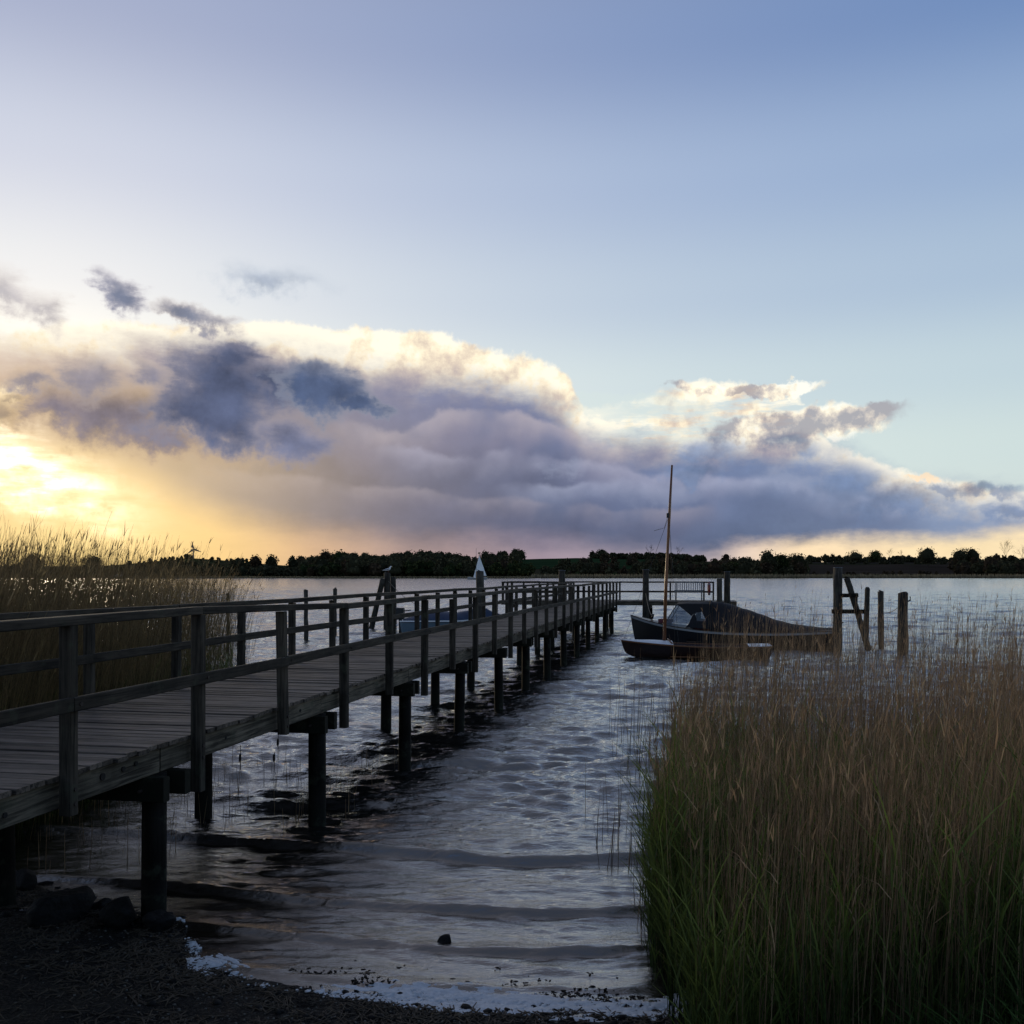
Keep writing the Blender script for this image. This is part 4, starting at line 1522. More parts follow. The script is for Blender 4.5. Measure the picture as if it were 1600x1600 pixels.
# main cover
ridge = interp([(2.9, 1.67), (3.4, 1.72), (3.8, 1.74), (4.05, 1.66), (4.3, 1.58), (5.0, 1.34), (5.25, 1.28), (6.0, .98), (6.9, .80), (7.7, .72), (8.2, .72)])
def gun(xq):
    i = min(25, int(xq / L1 * 26)); f_ = xq / L1 * 26 - i
    a, b = secs[i][-1], secs[i + 1][-1]
    return a[1] + (b[1] - a[1]) * f_, a[2] + (b[2] - a[2]) * f_
v, f = [], []
xs_ = np.linspace(3.35, 8.05, 24)
for i, xq in enumerate(xs_):
    gy_, gz_ = gun(xq)
    rz = ridge(xq)
    for j in range(13):
        q = -1 + j / 6
        fold = .018 * sin(i * 1.9 + j) + .012 * sin(j * 2.7 + i * .6)
        v.append((xq + .12 * (1 - abs(q)) * (1 if i == 0 else 0) * -1, (gy_ + .03) * (abs(q) ** .8) * (1 if q > 0 else -1),
                  gz_ - .03 + (rz - gz_ + .03) * (1 - abs(q) ** 2.1) + fold * (1 - abs(q))))
for i in range(len(xs_) - 1):
    for j in range(12):
        f.append((i * 13 + j, (i + 1) * 13 + j, (i + 1) * 13 + j + 1, i * 13 + j + 1))
o = mesh_obj('canvas_cover', v, f, M['canvas'], bb, True)
o.modifiers.new('solid', 'SOLIDIFY').thickness = .012
# roll of canvas at its front edge
mb = MB()
gy_, gz_ = gun(3.35)
pts = []
for j in range(13):
    q = -1 + j / 6
    pts.append((3.33 + .06 * abs(q), (gy_ + .02) * (abs(q) ** .8) * (1 if q > 0 else -1), gz_ + (ridge(3.4) + .01 - gz_) * (1 - abs(q) ** 2.1)))
mb.tube(pts, .055, 8); mb.obj('cover_roll', M['canvas'], bb, True)
# spray hood with side windows
for s_ in (-1, 1):
    yb_, yt_ = 1.02 * s_, .80 * s_
    def hp(x_, z_):
        t_ = (z_ - .7) / .95
        return (x_, yb_ + (yt_ - yb_) * t_, z_)
    v = [hp(*p) for p in [(1.50, .78), (2.02, 1.62), (2.62, 1.16), (2.50, .86), (2.35, .74)]]
    mesh_obj('side_window', v, [tuple(range(5)) if s_ < 0 else tuple(range(4, -1, -1))], M['glass'], bb)
    # cloth pieces round the windows
    quads = [[(2.02, 1.64), (3.36, 1.66), (3.36, 1.42), (2.30, 1.42)], [(2.31, 1.419), (3.36, 1.419), (2.74, 1.30), (2.62, 1.165)],
             [(2.63, 1.16), (2.74, 1.299), (2.82, .98), (2.80, .70), (2.37, .70), (2.51, .86)], [(3.02, 1.36), (3.36, 1.418), (3.36, .66), (3.20, .66), (3.22, .95)],
             [(2.82, .975), (3.215, .955), (3.19, .66), (2.81, .69)]]
    for qd in quads:
        vv = [hp(*p) for p in qd]
        vv2 = [(a, b + .012 * s_, c) for a, b, c in vv]
        m_ = len(vv)
        ff = [tuple(range(m_)), tuple(range(2 * m_ - 1, m_ - 1, -1))] + [(i, i + m_, (i + 1) % m_ + m_, (i + 1) % m_) for i in range(m_)]
        mesh_obj('hood_side', vv + vv2, ff, M['canvas'], bb)
    v = [hp(*p) for p in [(2.75, 1.30), (3.01, 1.355), (3.21, .96), (2.83, .98)]]
    mesh_obj('side_window', v, [(0, 1, 2, 3) if s_ < 0 else (3, 2, 1, 0)], M['glass'], bb)
    mb = MB(); mb.tube([hp(1.49, .78), hp(2.01, 1.63)], .018, 6); mb.obj('window_frame', M['iron'], bb)
v = []
for i, xq in enumerate((2.0, 2.4, 2.9, 3.37)):
    for j in range(9):
        q = -1 + j / 4
        v.append((xq, .805 * q, 1.64 + .075 * (1 - q * q) + (.0 if i else -.01)))
f = [(i * 9 + j, (i + 1) * 9 + j, (i + 1) * 9 + j + 1, i * 9 + j + 1) for i in range(3) for j in range(8)]
o = mesh_obj('hood_roof', v, f, M['canvas'], bb, True)
o.modifiers.new('solid', 'SOLIDIFY').thickness = .014
mesh_obj('windscreen', [(1.50, -.98, .79), (1.50, .98, .79), (2.01, .79, 1.62), (2.01, -.79, 1.62)], [(0, 1, 2, 3)], M['glass'], bb)
mb = MB(); mb.box(1.2, 1.75, -.35, .35, .86, 1.0, .01); mb.obj('hatch', M['cushion'], bb)

# --- small mahogany sailing dinghy, mast up, no sail
sb = empty('sailing_dinghy', (3.86, 34.0, 0), radians(-5), 'small dark brown sailing dinghy with white foredeck and tall bare orange-brown mast', 'boat')
L2 = 5.15
sh2 = interp([(-.1, .56), (0, .54), (.1, .49), (.3, .42), (.6, .36), (.85, .37), (1.1, .39)])
kl2 = interp([(-.1, .2), (0, .08), (.04, -.06), (.2, -.14), (.7, -.15), (1.1, -.08)])
s2 = hull_mesh(L2, 1.62, sh2, kl2, M['mahogany'], sb, bow_rake=.22, transom=.7)
strip_along(s2, 0, 26, -.035, .008, -.01, .025, M['varnish'], sb, 'gunwale')
deck_sheet(s2, 0, 9, .10, .012, M['white'], sb, 'foredeck', .02)
deck_sheet(s2, 22, 26, .05, .010, M['white'], sb, 'stern_deck', .02)
mb = MB(); mb.box(1.7, 4.3, -.5, .5, -.02, .01); mb.obj('floor', M['varnish'], sb)
mb = MB(); mb.box(2.9, 3.15, -.72, .72, .22, .25); mb.obj('thwart', M['varnish'], sb)
mb = MB(); mb.tube([(1.75, -.55, .47), (1.66, -.2, .56), (1.64, 0, .58), (1.66, .2, .56), (1.75, .55, .47)], .025, 6); mb.obj('coaming', M['varnish'], sb, True)
mb = MB()
mb.tube([(1.50, 0, .0), (1.58, 0, 2.6), (1.70, .02, 5.0), (1.79, .03, 6.72)], [.062, .060, .050, .034], 10)
mb.obj('mast', M['varnish'], sb, True)
for s_ in (-1, 1):
    mb = MB(); mb.tube([(1.68, 0, 4.9), (1.95, s_ * .74, .42)], .0055, 4); mb.obj('shroud', M['iron'], sb)
mb = MB(); mb.tube([(1.68, 0, 4.9), (.10, 0, .56)], .0055, 4); mb.obj('forestay', M['iron'], sb)
mb = MB(); mb.box(1.60, 1.69, -.05, .05, 4.86, 5.02, .01); mb.obj('mast_fitting', M['iron'], sb)
mb = MB(); mb.tube([(1.64, 0, 4.9), (1.52, -.02, 4.5), (1.30, -.03, 4.44), (1.16, -.03, 4.40)], .008, 5); mb.obj('halyard', M['rope'], sb)
mb = MB(); mb.tube([(5.08, 0, -.2), (5.2, 0, .1), (5.16, 0, .5)], .03, 6); mb.obj('rudder', M['varnish'], sb)

# --- light blue boat on the left of the pier
lb = empty('covered_boat', (-.41, 46.82, 0), pi - radians(9), 'light blue boat with dark blue tarpaulin and outboard motor, left of the pier', 'boat')
L3 = 5.0
def flip(fn): return lambda t: fn(1 - t)
lbh = lb
sh3 = interp([(-.1, .86), (0, .82), (.15, .72), (.4, .62), (1, .58), (1.1, .58)])
kl3 = interp([(-.1, .1), (0, -.05), (.1, -.2), (.5, -.25), (1.1, -.25)])
s3 = hull_mesh(L3, 1.9, sh3, kl3, M['light_blue'], lbh, bow_rake=.4, transom=.85)
strip_along(s3, 0, 26, -.03, .03, -.02, .035, M['white'], lbh, 'rubbing_strake')
v, f = [], []
rg = interp([(.1, .90), (.5, 1.02), (.9, 1.22), (1.15, 1.26), (1.7, 1.12), (2.4, .98), (3.1, 1.06), (3.6, 1.04), (4.3, .86), (4.9, .70)])
for i in range(22):
    xq = .15 + 4.75 * i / 21
    t_ = xq / L3 * 26; a_ = s3[min(25, int(t_))][-1]
    for j in range(11):
        q = -1 + j / 5
        v.append((xq, (a_[1] + .03) * q, a_[2] - .05 + (rg(xq) - a_[2] + .05) * (1 - abs(q) ** 2.4) + .02 * sin(i * 2.3 + j * 1.3) * (1 - abs(q))))
f = [(i * 11 + j, (i + 1) * 11 + j, (i + 1) * 11 + j + 1, i * 11 + j + 1) for i in range(21) for j in range(10)]
o = mesh_obj('tarpaulin', v, f, M['blue_tarp'], lbh, True)
o.modifiers.new('solid', 'SOLIDIFY').thickness = .012
mb = MB(); mb.box(L3 + .02, L3 + .50, -.17, .17, .62, 1.20, .03); mb.box(L3 + .12, L3 + .26, -.05, .05, -.5, .62)
mb.tube([(L3 + .02, 0, 1.05), (L3 - .35, .05, 1.10)], .03, 6)
mb.obj('outboard_motor', M['iron'], lbh)
mb = MB(); mb.tube([(L3 - .1, -.6, .62), (L3 + .3, -.75, .35), (L3 + .8, -.8, .28), (L3 + 1.2, -.82, .2)], .03, 6); mb.obj('fender_line', M['white'], lbh, True)

# --- white sail far out
fs = empty('sailing_yacht', at_px(746, 560), .35, 'distant yacht with white triangular sail on the far side of the lake', 'sailing boat')
k_ = 560 / F
s4 = hull_mesh(12.0, 3.0, interp([(-.1, 1.5), (0, 1.4), (.5, 1.0), (1.1, 1.1)]), interp([(-.1, .2), (0, 0), (.3, -.4), (1.1, -.3)]), M['gunwale'], fs, n=16)
for c_ in fs.children: c_.location = (-6.2, 0, 0)
deck_o = deck_sheet(s4, 0, 16, .1, .01, M['white'], fs, 'deck'); deck_o.location = (-6.2, 0, 0)
mb = MB(); mb.box(-2.0, 2.0, -.8, .8, 1.0, 1.7, .05); mb.obj('cabin', M['white'], fs)
mb = MB(); mb.tube([(-.75, 0, .8), (-.75, 0, 18.2)], [.12, .08], 8); mb.obj('mast', M['iron'], fs)
mb = MB(); mb.tube([(-.6, 0, 1.9), (5.3, .1, 2.0)], .08, 6); mb.obj('boom', M['iron'], fs)
v, f = [], []
apex, lo, hi_ = Vector((1.1, 0, 14.2)), Vector((-2.4, 0, 1.6)), Vector((5.6, .1, 2.1))
for i in range(11):
    t_ = i / 10
    for j in range(7):
        q = j / 6
        p_ = apex.lerp(lo.lerp(hi_, q), t_)
        v.append((p_.x, p_.y + .8 * sin(q * pi) * sin(t_ * pi * .8) + .0, p_.z))
f = [(i * 7 + j, i * 7 + j + 1, (i + 1) * 7 + j + 1, (i + 1) * 7 + j) for i in range(10) for j in range(6)]
M['sail'] = simple('sailcloth', (.80, .84, .88), .7, .04, 2, 0)
o = mesh_obj('sail', v, f, M['sail'], fs, True)
o.modifiers.new('solid', 'SOLIDIFY').thickness = .03

line('mooring_line', at_px(1009, 49.0, 1.9), (5.9, 40.3, 1.12), .25, .014, 'mooring rope from the boat\'s bow to the pile at the pier head')
line('mooring_line', (12.75, 38.4, .66), at_px(1306, 37.0, 1.02), .04, .014, 'mooring rope from the dark boat\'s stern to the braced pile')
line('mooring_line', at_px(607, 51.8, 2.5), at_px(680, 47.3, 1.15), .35, .014, 'rope from the twin pile with the gull to the covered boat')
line('mooring_line', at_px(1379, 38.0, 1.35), at_px(1406, 35.5, 1.7), .1, .012, 'rope slung between the two right-hand stakes')

# ================================================================== reeds
def polar_pts(n, y0, y1, xl, xr, rr, ypow=1.0):
    y = y0 + (y1 - y0) * rr.random(n) ** ypow
    a, b = xl(y), xr(y)
    return a + (b - a) * rr.random(n), y


def clump(x, y, seed, lo=.35, sc=1.3):
    """thin out with patchy noise"""
    q = fbm(x * sc, y * sc, 3, seed) + .5
    return rng.random(len(x)) < np.clip((q - lo) * 3.2, .06, 1)


def reed_set(x, y, h, lean, width, nseg=3, leafp=.5, plume=.4, wind=.10, sd=.07):
    """stems plus dead leaf stubs plus plumes at some tips"""
    n = len(x)
    z = np.maximum(ground_h(x, y), -.5) - .03
    base = np.stack([x, y, z], -1)
    top = h - z
    tip = np.stack([rng.normal(lean, sd, n) * top, rng.normal(0, .06, n) * top, top], -1)
    bend = np.stack([rng.normal(wind, sd, n) * top, rng.normal(0, .05, n) * top, -.03 * top * rng.random(n)], -1)
    r = rng.random(n)
    bl = [tube_batch(base, tip, width, nseg, bend, r)]
    # leaves
    s = rng.random(n) < leafp
    for rep in range(2):
        m_ = s & (rng.random(n) < .75)
        k = rng.uniform(.35, .9, m_.sum())[:, None]
        b0 = base[m_] + tip[m_] * k + bend[m_] * k ** 2
        L = rng.uniform(.10, .30, m_.sum())[:, None]
        a = rng.uniform(0, 2 * pi, m_.sum())
        sp_ = rng.uniform(.15, .6, m_.sum())
        dv = np.stack([np.cos(a) * sp_, np.sin(a) * sp_, np.sqrt(1 - sp_ ** 2)], -1) * L
        bd = np.stack([np.cos(a) * .3, np.sin(a) * .3, np.full(len(a), -.35)], -1) * L
        v, f, t, r_ = ribbon_batch(b0, dv, width[m_] * 1.15, 2, bd, r=r[m_])
        bl.append((v, f, np.repeat(k[:, 0], 6), r_))
    m_ = rng.random(n) < plume
    if m_.sum():
        b0 = base[m_] + tip[m_] * .97 + bend[m_] * .94
        L = rng.uniform(.10, .22, m_.sum())[:, None]
        d_ = (tip[m_] + 2 * bend[m_]); d_ /= np.linalg.norm(d_, axis=1)[:, None]
        for rep in range(2):
            jit = rng.normal(0, .12, (m_.sum(), 3))
            v, f, t, r_ = ribbon_batch(b0, (d_ + jit) * L, width[m_] * rng.uniform(.9, 1.7, m_.sum()), 2, (jit - [0, 0, .2]) * L, r=r[m_])
            bl.append((v, f, np.ones(len(t)), r_))
    return bl


XL = np.array([(4.5, 1.0), (5.5, 1.02), (6.3, 1.04), (7.3, 1.10), (8.5, 1.33), (10, 1.72), (12, 2.15), (15, 2.9), (20, 3.9), (28, 5.6), (36, 8.3)])
xl_f = lambda y: np.interp(y, XL[:, 0], XL[:, 1])

bl = []
for (y0, y1, xr, n, hm, hs, w) in ((4.9, 6.8, lambda y: y * .62, 1000, 1.55, .22, .0050), (6.8, 9.2, lambda y: y * .60, 3000, 1.36, .24, .0050),
                                   (9.2, 13.5, lambda y: y * .58, 3600, 1.42, .22, .0054), (13.5, 21, lambda y: y * .58, 2300, 1.62, .30, .0064),
                                   (21, 34, lambda y: y * .58, 1500, 1.60, .38, .0074)):
    x, y = polar_pts(n, y0, y1, xl_f, xr, rng)
    edge_d = x - xl_f(y)
    keep = rng.random(n) < np.clip(.45 + edge_d / (.25 + .03 * y), 0, 1)
    if y0 > 9:
        keep &= clump(x, y, 61, .22, .8)
    x, y = x[keep], y[keep]
    edge_d = edge_d[keep]
    rightness = np.clip((x / y - .27) / .25, 0, 1)
    h = rng.normal(hm, hs, len(x)) + .30 * rightness * (y > 9) + .18 * (fbm(x * .8, y * .8, 2, 19)) * 2 - .15 * np.exp(-edge_d / .22) * rng.random(len(x))
    h += np.clip(ground_h(x, y), 0, 1) * .8
    h = np.clip(h, .5, 2.72)
    bl += reed_set(x, y, h, .01, np.full(len(x), w) * rng.uniform(.7, 1.35, len(x)), 3, .35 if y0 < 14 else .25, .22, .03, .045)
# a stand of straight stems right at the bed's edge over the water
y = rng.uniform(6.9, 13, 900); x = xl_f(y) + np.abs(rng.normal(0, .16, 900)) - .03
bl += reed_set(x, y, np.clip(rng.normal(1.42, .2, 900) + .03 * (y - 7), .6, 2.1), .01, rng.uniform(.0035, .0065, 900), 3, .3, .2, .02, .04)
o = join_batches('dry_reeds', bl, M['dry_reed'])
tag(o, 'tall dry brown reed stems filling the right foreground', 'reeds', kind='stuff')

# some broken stems lying across at an angle
n = 110
y = rng.uniform(5.6, 10, n); x = xl_f(y) + rng.uniform(.3, 3.2, n)
base = np.stack([x, y, ground_h(x, y) + rng.uniform(.0, .9, n)], -1)
a = rng.choice([-1, 1], n)
tip = np.stack([a * rng.uniform(.3, .9, n), rng.uniform(-.3, .3, n), rng.uniform(-.25, .7, n)], -1)
o = join_batches('broken_reeds', [tube_batch(base, tip, np.full(n, .0065), 3, np.zeros((n, 3)) + [0, 0, -.08])], M['dry_reed'])
tag(o, 'broken reed stalks leaning across the right reed bed', 'reeds', kind='stuff')


def green_set(x, y, h, width, nleaf=4, spread=.25):
    n = len(x)
    z = np.maximum(ground_h(x, y), -.35) - .03
    base = np.stack([x, y, z], -1)
    tip = np.stack([rng.normal(0, .06, n) * h, rng.normal(0, .05, n) * h, h], -1)
    bend = np.stack([rng.normal(.02, .06, n) * h, rng.normal(0, .04, n) * h, np.zeros(n)], -1)
    r = rng.random(n)
    bl = [tube_batch(base, tip, width, 2, bend, r)]
    for i in range(nleaf):
        k = np.clip(rng.uniform(.15, .95, n), 0, 1)[:, None]
        b0 = base + tip * k + bend * k ** 2
        a = rng.uniform(0, 2 * pi, n)
        L = (h * rng.uniform(.25, .5, n))[:, None]
        s_ = rng.uniform(.08, spread * 2, n)
        dv = np.stack([np.cos(a) * s_, np.sin(a) * s_, np.sqrt(1 - s_ ** 2)], -1) * L
        bd = np.stack([np.cos(a) * .22, np.sin(a) * .22, np.full(n, -.22) * rng.random(n)], -1) * L
        v, f, t, r_ = ribbon_batch(b0, dv, width * rng.uniform(1.1, 2.0, n), 3, bd, r=r)
        bl.append((v, f, np.clip(np.repeat(k[:, 0], 8) * .5 + t * .5, 0, 1), r_))
    return bl


bl = []
for (y0, y1, n, hm, w) in ((4.9, 6.8, 2600, .72, .0062), (6.8, 9.2, 4600, .90, .0056), (9.2, 13, 3000, 1.0, .0065)):
    x, y = polar_pts(n, y0, y1, lambda q: xl_f(q) - .04, lambda q: q * .6, rng)
    keep = clump(x, y, 23, .22, 1.6)
    x, y = x[keep], y[keep]
    edge = np.exp(-(x - xl_f(y)) / .8)
    h = np.clip(rng.normal(hm, .2, len(x)) + .32 * edge * (y > 6.6), .2, 1.5)
    bl += green_set(x, y, h, np.full(len(x), w) * rng.uniform(.7, 1.3, len(x)), 3)
# dense green fringe along the bed's left edge
y = rng.uniform(6.7, 11.5, 1200); x = xl_f(y) + rng.uniform(-.08, .40, 1200)
bl += green_set(x, y, np.clip(rng.normal(.78, .26, 1200) - .12 * (y > 10), .3, 1.5), rng.uniform(.004, .0065, 1200), 3, .18)
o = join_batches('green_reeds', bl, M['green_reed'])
tag(o, 'fresh green reed shoots at the foot of the dry stems on the right', 'reeds', kind='stuff')

# broad bright grass at the lower right corner
n = 2600
x, y = polar_pts(n, 4.6, 5.9, lambda q: .95 + 0 * q, lambda q: q * .62, rng)
keep = rng.random(n) < np.clip((x / y - .2) * 4, .12, 1)
x, y = x[keep], y[keep]; n = len(x)
z = ground_h(x, y) - .02
a = rng.uniform(0, 2 * pi, n); hh = rng.uniform(.10, .42, n)
sp_ = rng.uniform(.1, .8, n)
tip = np.stack([np.cos(a) * sp_ * hh, np.sin(a) * sp_ * hh, hh], -1)
bd = np.stack([np.cos(a) * .55 * hh, np.sin(a) * .55 * hh, -.45 * hh * rng.random(n)], -1)
o = join_batches('bank_grass', [ribbon_batch(np.stack([x, y, z], -1), tip, rng.uniform(.005, .014, n), 4, bd)], M['grass'])
tag(o, 'bright green grass on the bank at the lower right corner', 'grass', kind='stuff')

# left bed
XR = np.array([(8.8, -5.35), (10, -5.25), (12, -5.15), (16, -5.5), (20, -6.15), (26, -7.3), (30, -8.2), (36, -9.7), (42, -11.5)])
xr_f = lambda y: np.interp(y, XR[:, 0], XR[:, 1])
bl = []
for (y0, y1, n, w, hm) in ((9.2, 13, 3600, .0066, 2.50), (13, 20, 5200, .0075, 2.6), (20, 30, 4600, .0085, 2.62), (30, 41, 2600, .0095, 2.60)):
    x, y = polar_pts(n, y0, y1, lambda q: -.66 * q - .5, xr_f, rng)
    e_ = xr_f(y) - x
    keep = rng.random(n) < np.clip(.2 + e_ / (.5 + .05 * y), 0, 1)
    x, y, e_ = x[keep], y[keep], e_[keep]
    u_ = 800 + F * x / y
    h = rng.normal(hm, .27, len(x)) + np.interp(u_, [-50, 60, 200, 300, 420], [.22, .20, .08, -.02, -.05]) + .30 * np.abs(rng.normal(0, 1, len(x))) * (u_ < 330) + .2 * 2 * fbm(x * .6, y * .6, 2, 91) - .5 * np.exp(-e_ / .5) * rng.random(len(x))
    bl += reed_set(x, y, np.clip(h - .04, .8, 3.6), .05, np.full(len(x), w) * rng.uniform(.7, 1.3, len(x)), 3, .4, .28, .07)
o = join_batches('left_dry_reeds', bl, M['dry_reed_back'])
o.name = 'dry_reeds'
tag(o, 'golden brown reed bed behind the pier on the left, against the sunset', 'reeds', kind='stuff')
bl = []
for (y0, y1, n, w) in ((9.2, 15, 3400, .007), (15, 26, 2600, .009)):
    x, y = polar_pts(n, y0, y1, lambda q: -.62 * q - .5, lambda q: xr_f(q) - .05, rng)
    bl += green_set(x, y, np.clip(rng.normal(1.0, .2, n), .3, 1.5), np.full(n, w), 2)
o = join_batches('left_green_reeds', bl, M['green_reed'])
o.name = 'green_reeds'
tag(o, 'fresh green shoots in the reed bed behind the pier on the left', 'reeds', kind='stuff')

# stubs standing in the open water
def stubs(regs, label):
    bs_ = []
    for (x0, x1, y0, y1, n, h0, h1) in regs:
        x = rng.uniform(x0, x1, n); y = rng.uniform(y0, y1, n)
        base = np.stack([x, y, np.full(n, -.25)], -1)
        hh = rng.uniform(h0, h1, n) + .25
        tip = np.stack([rng.normal(.03, .06, n) * hh, rng.normal(0, .04, n) * hh, hh], -1)
        bs_.append(tube_batch(base, tip, rng.uniform(.006, .011, n), 3, np.zeros((n, 3))))
    o = join_batches('reed_stubs', bs_, M['dry_reed'])
    tag(o, label, 'reeds', kind='stuff')


stubs([(-6.2, -3.4, 9.2, 12.5, 120, .08, .45), (-5.5, -3.2, 11, 15, 70, .1, .4), (-3.4, -2.3, 10.6, 14, 26, .12, .35), (-2.6, -1.6, 11.5, 15, 16, .1, .4)],
      'thin reed stubs poking out of the water under the pier')
stubs([(.85, 1.35, 9.2, 11.8, 22, .35, .85), (.98, 1.25, 7.4, 9.5, 26, .2, .6), (1.6, 2.6, 12, 16, 36, .8, 1.5), (1.7, 3.0, 13, 18, 30, 1.0, 1.6)],
      'thin reed stalks in the water at the left edge of the right reed bed')
# seed heads of last year's bulrush
for i, (px, py, w_) in enumerate(((375, 1190, .3), (434, 1165, .35), (428, 1190, .2))):
    Yb = 2.85 / (py + 6 - Y0) * F
    t = empty('bulrush', at_px(px, Yb, 0), 0, ['leftmost', 'tallest', 'lowest'][i] + ' dark bulrush head standing in the water below the pier', 'bulrush', 'bulrush heads in the water below the pier')
    mb = MB(); mb.tube([(0, 0, -.3), (.01, 0, w_)], .005, 5); mb.obj('stalk', M['bark'], t)
    mb = MB(); mb.tube([(0, 0, .05), (0, 0, .08), (.002, 0, .16), (.004, 0, .18)], [.008, .02, .018, .005], 8); mb.obj('seed_head', M['bark'], t, True)

# ================================================================== stones
def rock(px, Y, w, h, d, label, seed, sink=.3, group=None):
    rr = random.Random(seed)
    bm = bmesh.new()
    bmesh.ops.create_icosphere(bm, subdivisions=3, radius=1)
    cuts = [Vector((rr.gauss(0, 1), rr.gauss(0, 1), rr.gauss(0, .8))).normalized() for _ in range(9)]
    for v in bm.verts:
        p = v.co.copy()
        for c in cuts:
            lim = .60
            q = p.dot(c)
            if q > lim: p -= c * (q - lim) * .95
        p *= 1 + .06 * sin(p.x * 5 + seed) * sin(p.y * 4.3) + .03 * sin(p.z * 13 + p.x * 9)
        v.co = Vector((p.x * w / 2, p.y * d / 2, p.z * h / 2))
    me = bpy.data.meshes.new('rock')
    bm.to_mesh(me); bm.free()
    me.polygons.foreach_set('use_smooth', [True] * len(me.polygons))
    me.materials.append(M['stone'])
    o = bpy.data.objects.new('rock', me)
    COL.objects.link(o)
    x_ = (px - 800) / F * Y
    g = float(ground_h(np.array([x_]), np.array([Y]))[0])
    o.location = (x_, Y, g + h * (.5 - sink))
    o.rotation_euler = (rr.uniform(-.2, .2), rr.uniform(-.2, .2), rr.uniform(0, 6))
    tag(o, label, 'rock', group)
    return o


G = 'rocks at the foot of the first pile'
rock(95, 7.95, .66, .38, .42, 'large pointed boulder under the near end of the pier', 1, .25, G)
rock(188, 7.75, .40, .28, .34, 'mid-sized rock between the large boulder and the first pile', 2, .22, G)
rock(247, 7.68, .28, .22, .30, 'smaller rounded rock touching the first pile', 3, .25, G)
rock(35, 8.75, .34, .22, .3, 'dark rock on the mud at the left edge of the photo', 4, .3, G)
rock(8, 8.95, .30, .16, .3, 'low flat rock cut by the left edge of the photo', 5, .3, G)
rock(160, 8.15, .22, .13, .2, 'small stone behind the mid-sized rock at the water', 6, .2, G)
rock(697, 7.45, .14, .12, .13, 'single dark stone in the shallow water between the waves', 7, -.42)
rock(196, 8.35, .10, .10, .1, 'fist-sized stone at the water left of the first pile', 8, .1, G)
rock(925, 6.62, .09, .06, .08, 'small dark stone in the foam left of the reeds', 9, .1)

# ================================================================== shore litter and foam
def scatter_mesh(name, centres, sizes, proto_v, proto_f, mat, rots, tiltk=.3):
    n = len(centres)
    c, s_ = np.cos(rots), np.sin(rots)
    pv = proto_v[None] * sizes[:, None, :]
    x = pv[..., 0] * c[:, None] - pv[..., 1] * s_[:, None]
    y = pv[..., 0] * s_[:, None] + pv[..., 1] * c[:, None]
    z = pv[..., 2] + x * rng.normal(0, tiltk, n)[:, None]
    v = np.stack([x, y, z], -1) + centres[:, None, :]
    f = proto_f[None] + (np.arange(n) * len(proto_v))[:, None, None]
    return np_mesh(name, v.reshape(-1, 3), f.reshape(-1, proto_f.shape[1]), mat, True)


bm = bmesh.new(); bmesh.ops.create_icosphere(bm, subdivisions=1, radius=1)
ico_v = np.array([v.co[:] for v in bm.verts]); ico_f = np.array([[v.index for v in f.verts] for f in bm.faces]); bm.free()


def water_level(x, y):
    return water_h(x, y, np.full(np.shape(x), .03))


n = 160000
x = rng.uniform(-3.2, 1.25, n)
y = shore_y(x) + rng.normal(.20, .24, n) + .04
dens = fbm(x * 2.0, y * 6.0, 4, 303)
env = np.interp(x, [-3.0, -2.5, -2.1, -1.8, -1.5, -1.0, -.7, 0, 1.0, 1.25], [.0, .25, .5, .2, .05, .28, .5, .62, .6, .25])
line_d = np.abs(y - (shore_y(x) + .20 + .07 * fbm(x * 1.5, x * 0, 3, 12) * 2)) / .19
keep = (dens + .5) * np.exp(-line_d ** 2) + rng.normal(0, .09, n) > (.74 - env * .58)
x, y = x[keep][:2600], y[keep][:2600]
z = np.maximum(ground_h(x, y), water_level(x, y)) + .002
sz = rng.uniform(.0035, .010, len(x)) * (1 + 1.2 * (rng.random(len(x)) < .12))
o = scatter_mesh('foam', np.stack([x, y, z], -1), np.stack([sz * 1.5, sz * 1.2, sz * .55], -1), ico_v, ico_f, M['foam'], rng.uniform(0, 6, len(x)), .05)
tag(o, 'white foam washed up along the waterline', 'foam', kind='stuff')

fx = np.arange(-3.0, 1.4, .009); fd = np.arange(-.24, .62, .009)
FX, FD = np.meshgrid(fx, fd)
FY = shore_y(FX) + FD
fenv = np.interp(FX, [-3.0, -2.5, -2.2, -1.85, -1.5, -1.0, -.7, 0, .8, 1.1, 1.4], [-.3, .20, .42, .12, -.2, .08, .32, .42, .42, .3, -.1])
mid = .21 + .10 * fbm(FX * 1.3, FX * 0, 3, 12) * 2
fm = fenv + 1.2 * fbm(FX * 2.6, FD * 9, 5, 303, .65) + .5 * fbm(FX * 14, FD * 26, 4, 305, .6) - ((FD - mid) / .27) ** 2 * .5
surf = np.maximum(ground_h(FX, FY), water_level(FX, FY))
FZ = surf - .011 + .048 * np.clip(fm, -.1, .40) + .012 * fbm(FX * 22, FD * 30, 3, 77)
o2 = grid_mesh('foam', FX, FY, FZ, M['foam'])
tag(o2, 'soft sheet of foam spread along the water\'s edge', 'foam', kind='stuff')

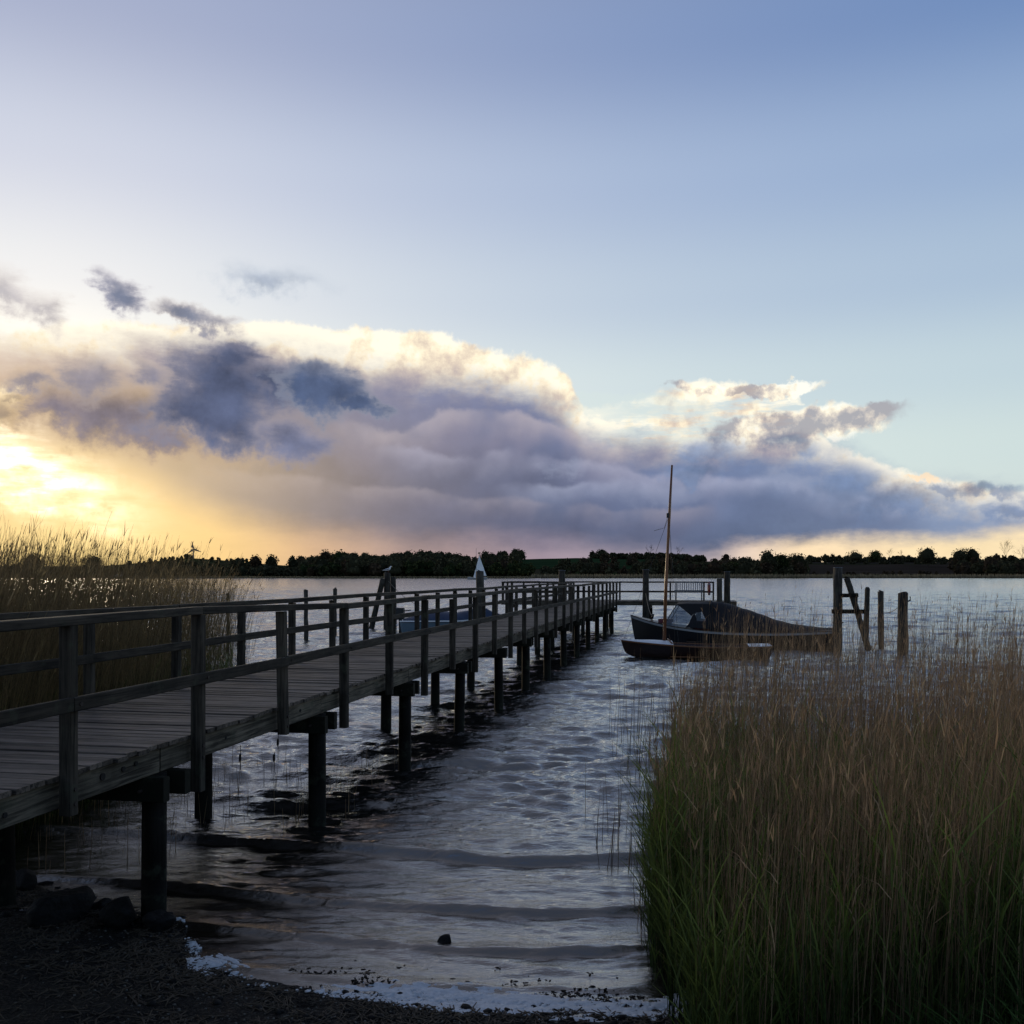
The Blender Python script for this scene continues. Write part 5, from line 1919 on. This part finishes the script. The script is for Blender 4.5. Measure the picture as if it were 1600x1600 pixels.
# straw and reed bits
box_v = np.array([(a, b, c) for c in (-1, 1) for b in (-1, 1) for a in (-1, 1)], float)
box_f = np.array([(0, 2, 3, 1), (4, 5, 7, 6), (0, 1, 5, 4), (2, 6, 7, 3), (0, 4, 6, 2), (1, 3, 7, 5)])
n = 9000
x = rng.uniform(-5.5, 1.4, n); y = shore_y(x) - np.abs(rng.normal(0, 1.1, n)) + .12
keep = (y > 4.8) & (fbm(x * 2.5, y * 3, 3, 8) > -.10)
x, y = x[keep], y[keep]
z = np.maximum(ground_h(x, y), water_level(x, y) - .004) + .006
L = rng.uniform(.008, .07, len(x)) * (1 + 1.5 * (rng.random(len(x)) < .04))
o = scatter_mesh('washed_up_straw', np.stack([x, y, z], -1), np.stack([L, rng.uniform(.0018, .0045, len(x)), rng.uniform(.0015, .003, len(x))], -1), box_v, box_f, M['debris'], rng.uniform(0, 6, len(x)), .25)
tag(o, 'washed up reed bits and twigs on the dark mud', 'debris', kind='stuff')
n = 1600
x = rng.uniform(-5.5, 1.4, n); y = shore_y(x) - np.abs(rng.normal(0, .8, n)) + .05
z = ground_h(x, y) + .002
sz = rng.uniform(.004, .014, n)
o = scatter_mesh('pebbles', np.stack([x, y, z], -1), np.stack([sz, sz * .8, sz * .5], -1), ico_v, ico_f, M['shell'], rng.uniform(0, 6, n), .1)
tag(o, 'scattered pale pebbles and shells on the mud', 'pebbles', kind='stuff')
n = 260
x = rng.uniform(-5.2, 1.2, n); y = shore_y(x) + rng.normal(-.05, .35, n)
z = ground_h(x, y) + .004
sz = rng.uniform(.012, .045, n) * (1 + (rng.random(n) < .08))
o = scatter_mesh('shore_stones', np.stack([x, y, z], -1), np.stack([sz, sz * rng.uniform(.6, .9, n), sz * rng.uniform(.35, .6, n)], -1), ico_v * rng.uniform(.82, 1.12, (len(ico_v), 1)), ico_f, M['stone'], rng.uniform(0, 6, n), .2)
tag(o, 'small dark stones strewn along the waterline', 'stones', kind='stuff')
# dark leaf litter floating in the foam
n = 5200
x = rng.uniform(-1.6, 1.3, n); y = shore_y(x) + rng.normal(.16, .20, n)
keep = fbm(x * 3, y * 11, 4, 404) > .05
x, y = x[keep], y[keep]
z = np.maximum(ground_h(x, y), water_level(x, y)) + .002
sz = rng.uniform(.004, .016, len(x))
o = scatter_mesh('floating_litter', np.stack([x, y, z], -1), np.stack([sz * 1.6, sz * .7, sz * .2], -1), ico_v, ico_f, M['mud'], rng.uniform(0, 6, len(x)), .1)
tag(o, 'dark plant litter floating at the water\'s edge', 'debris', kind='stuff')
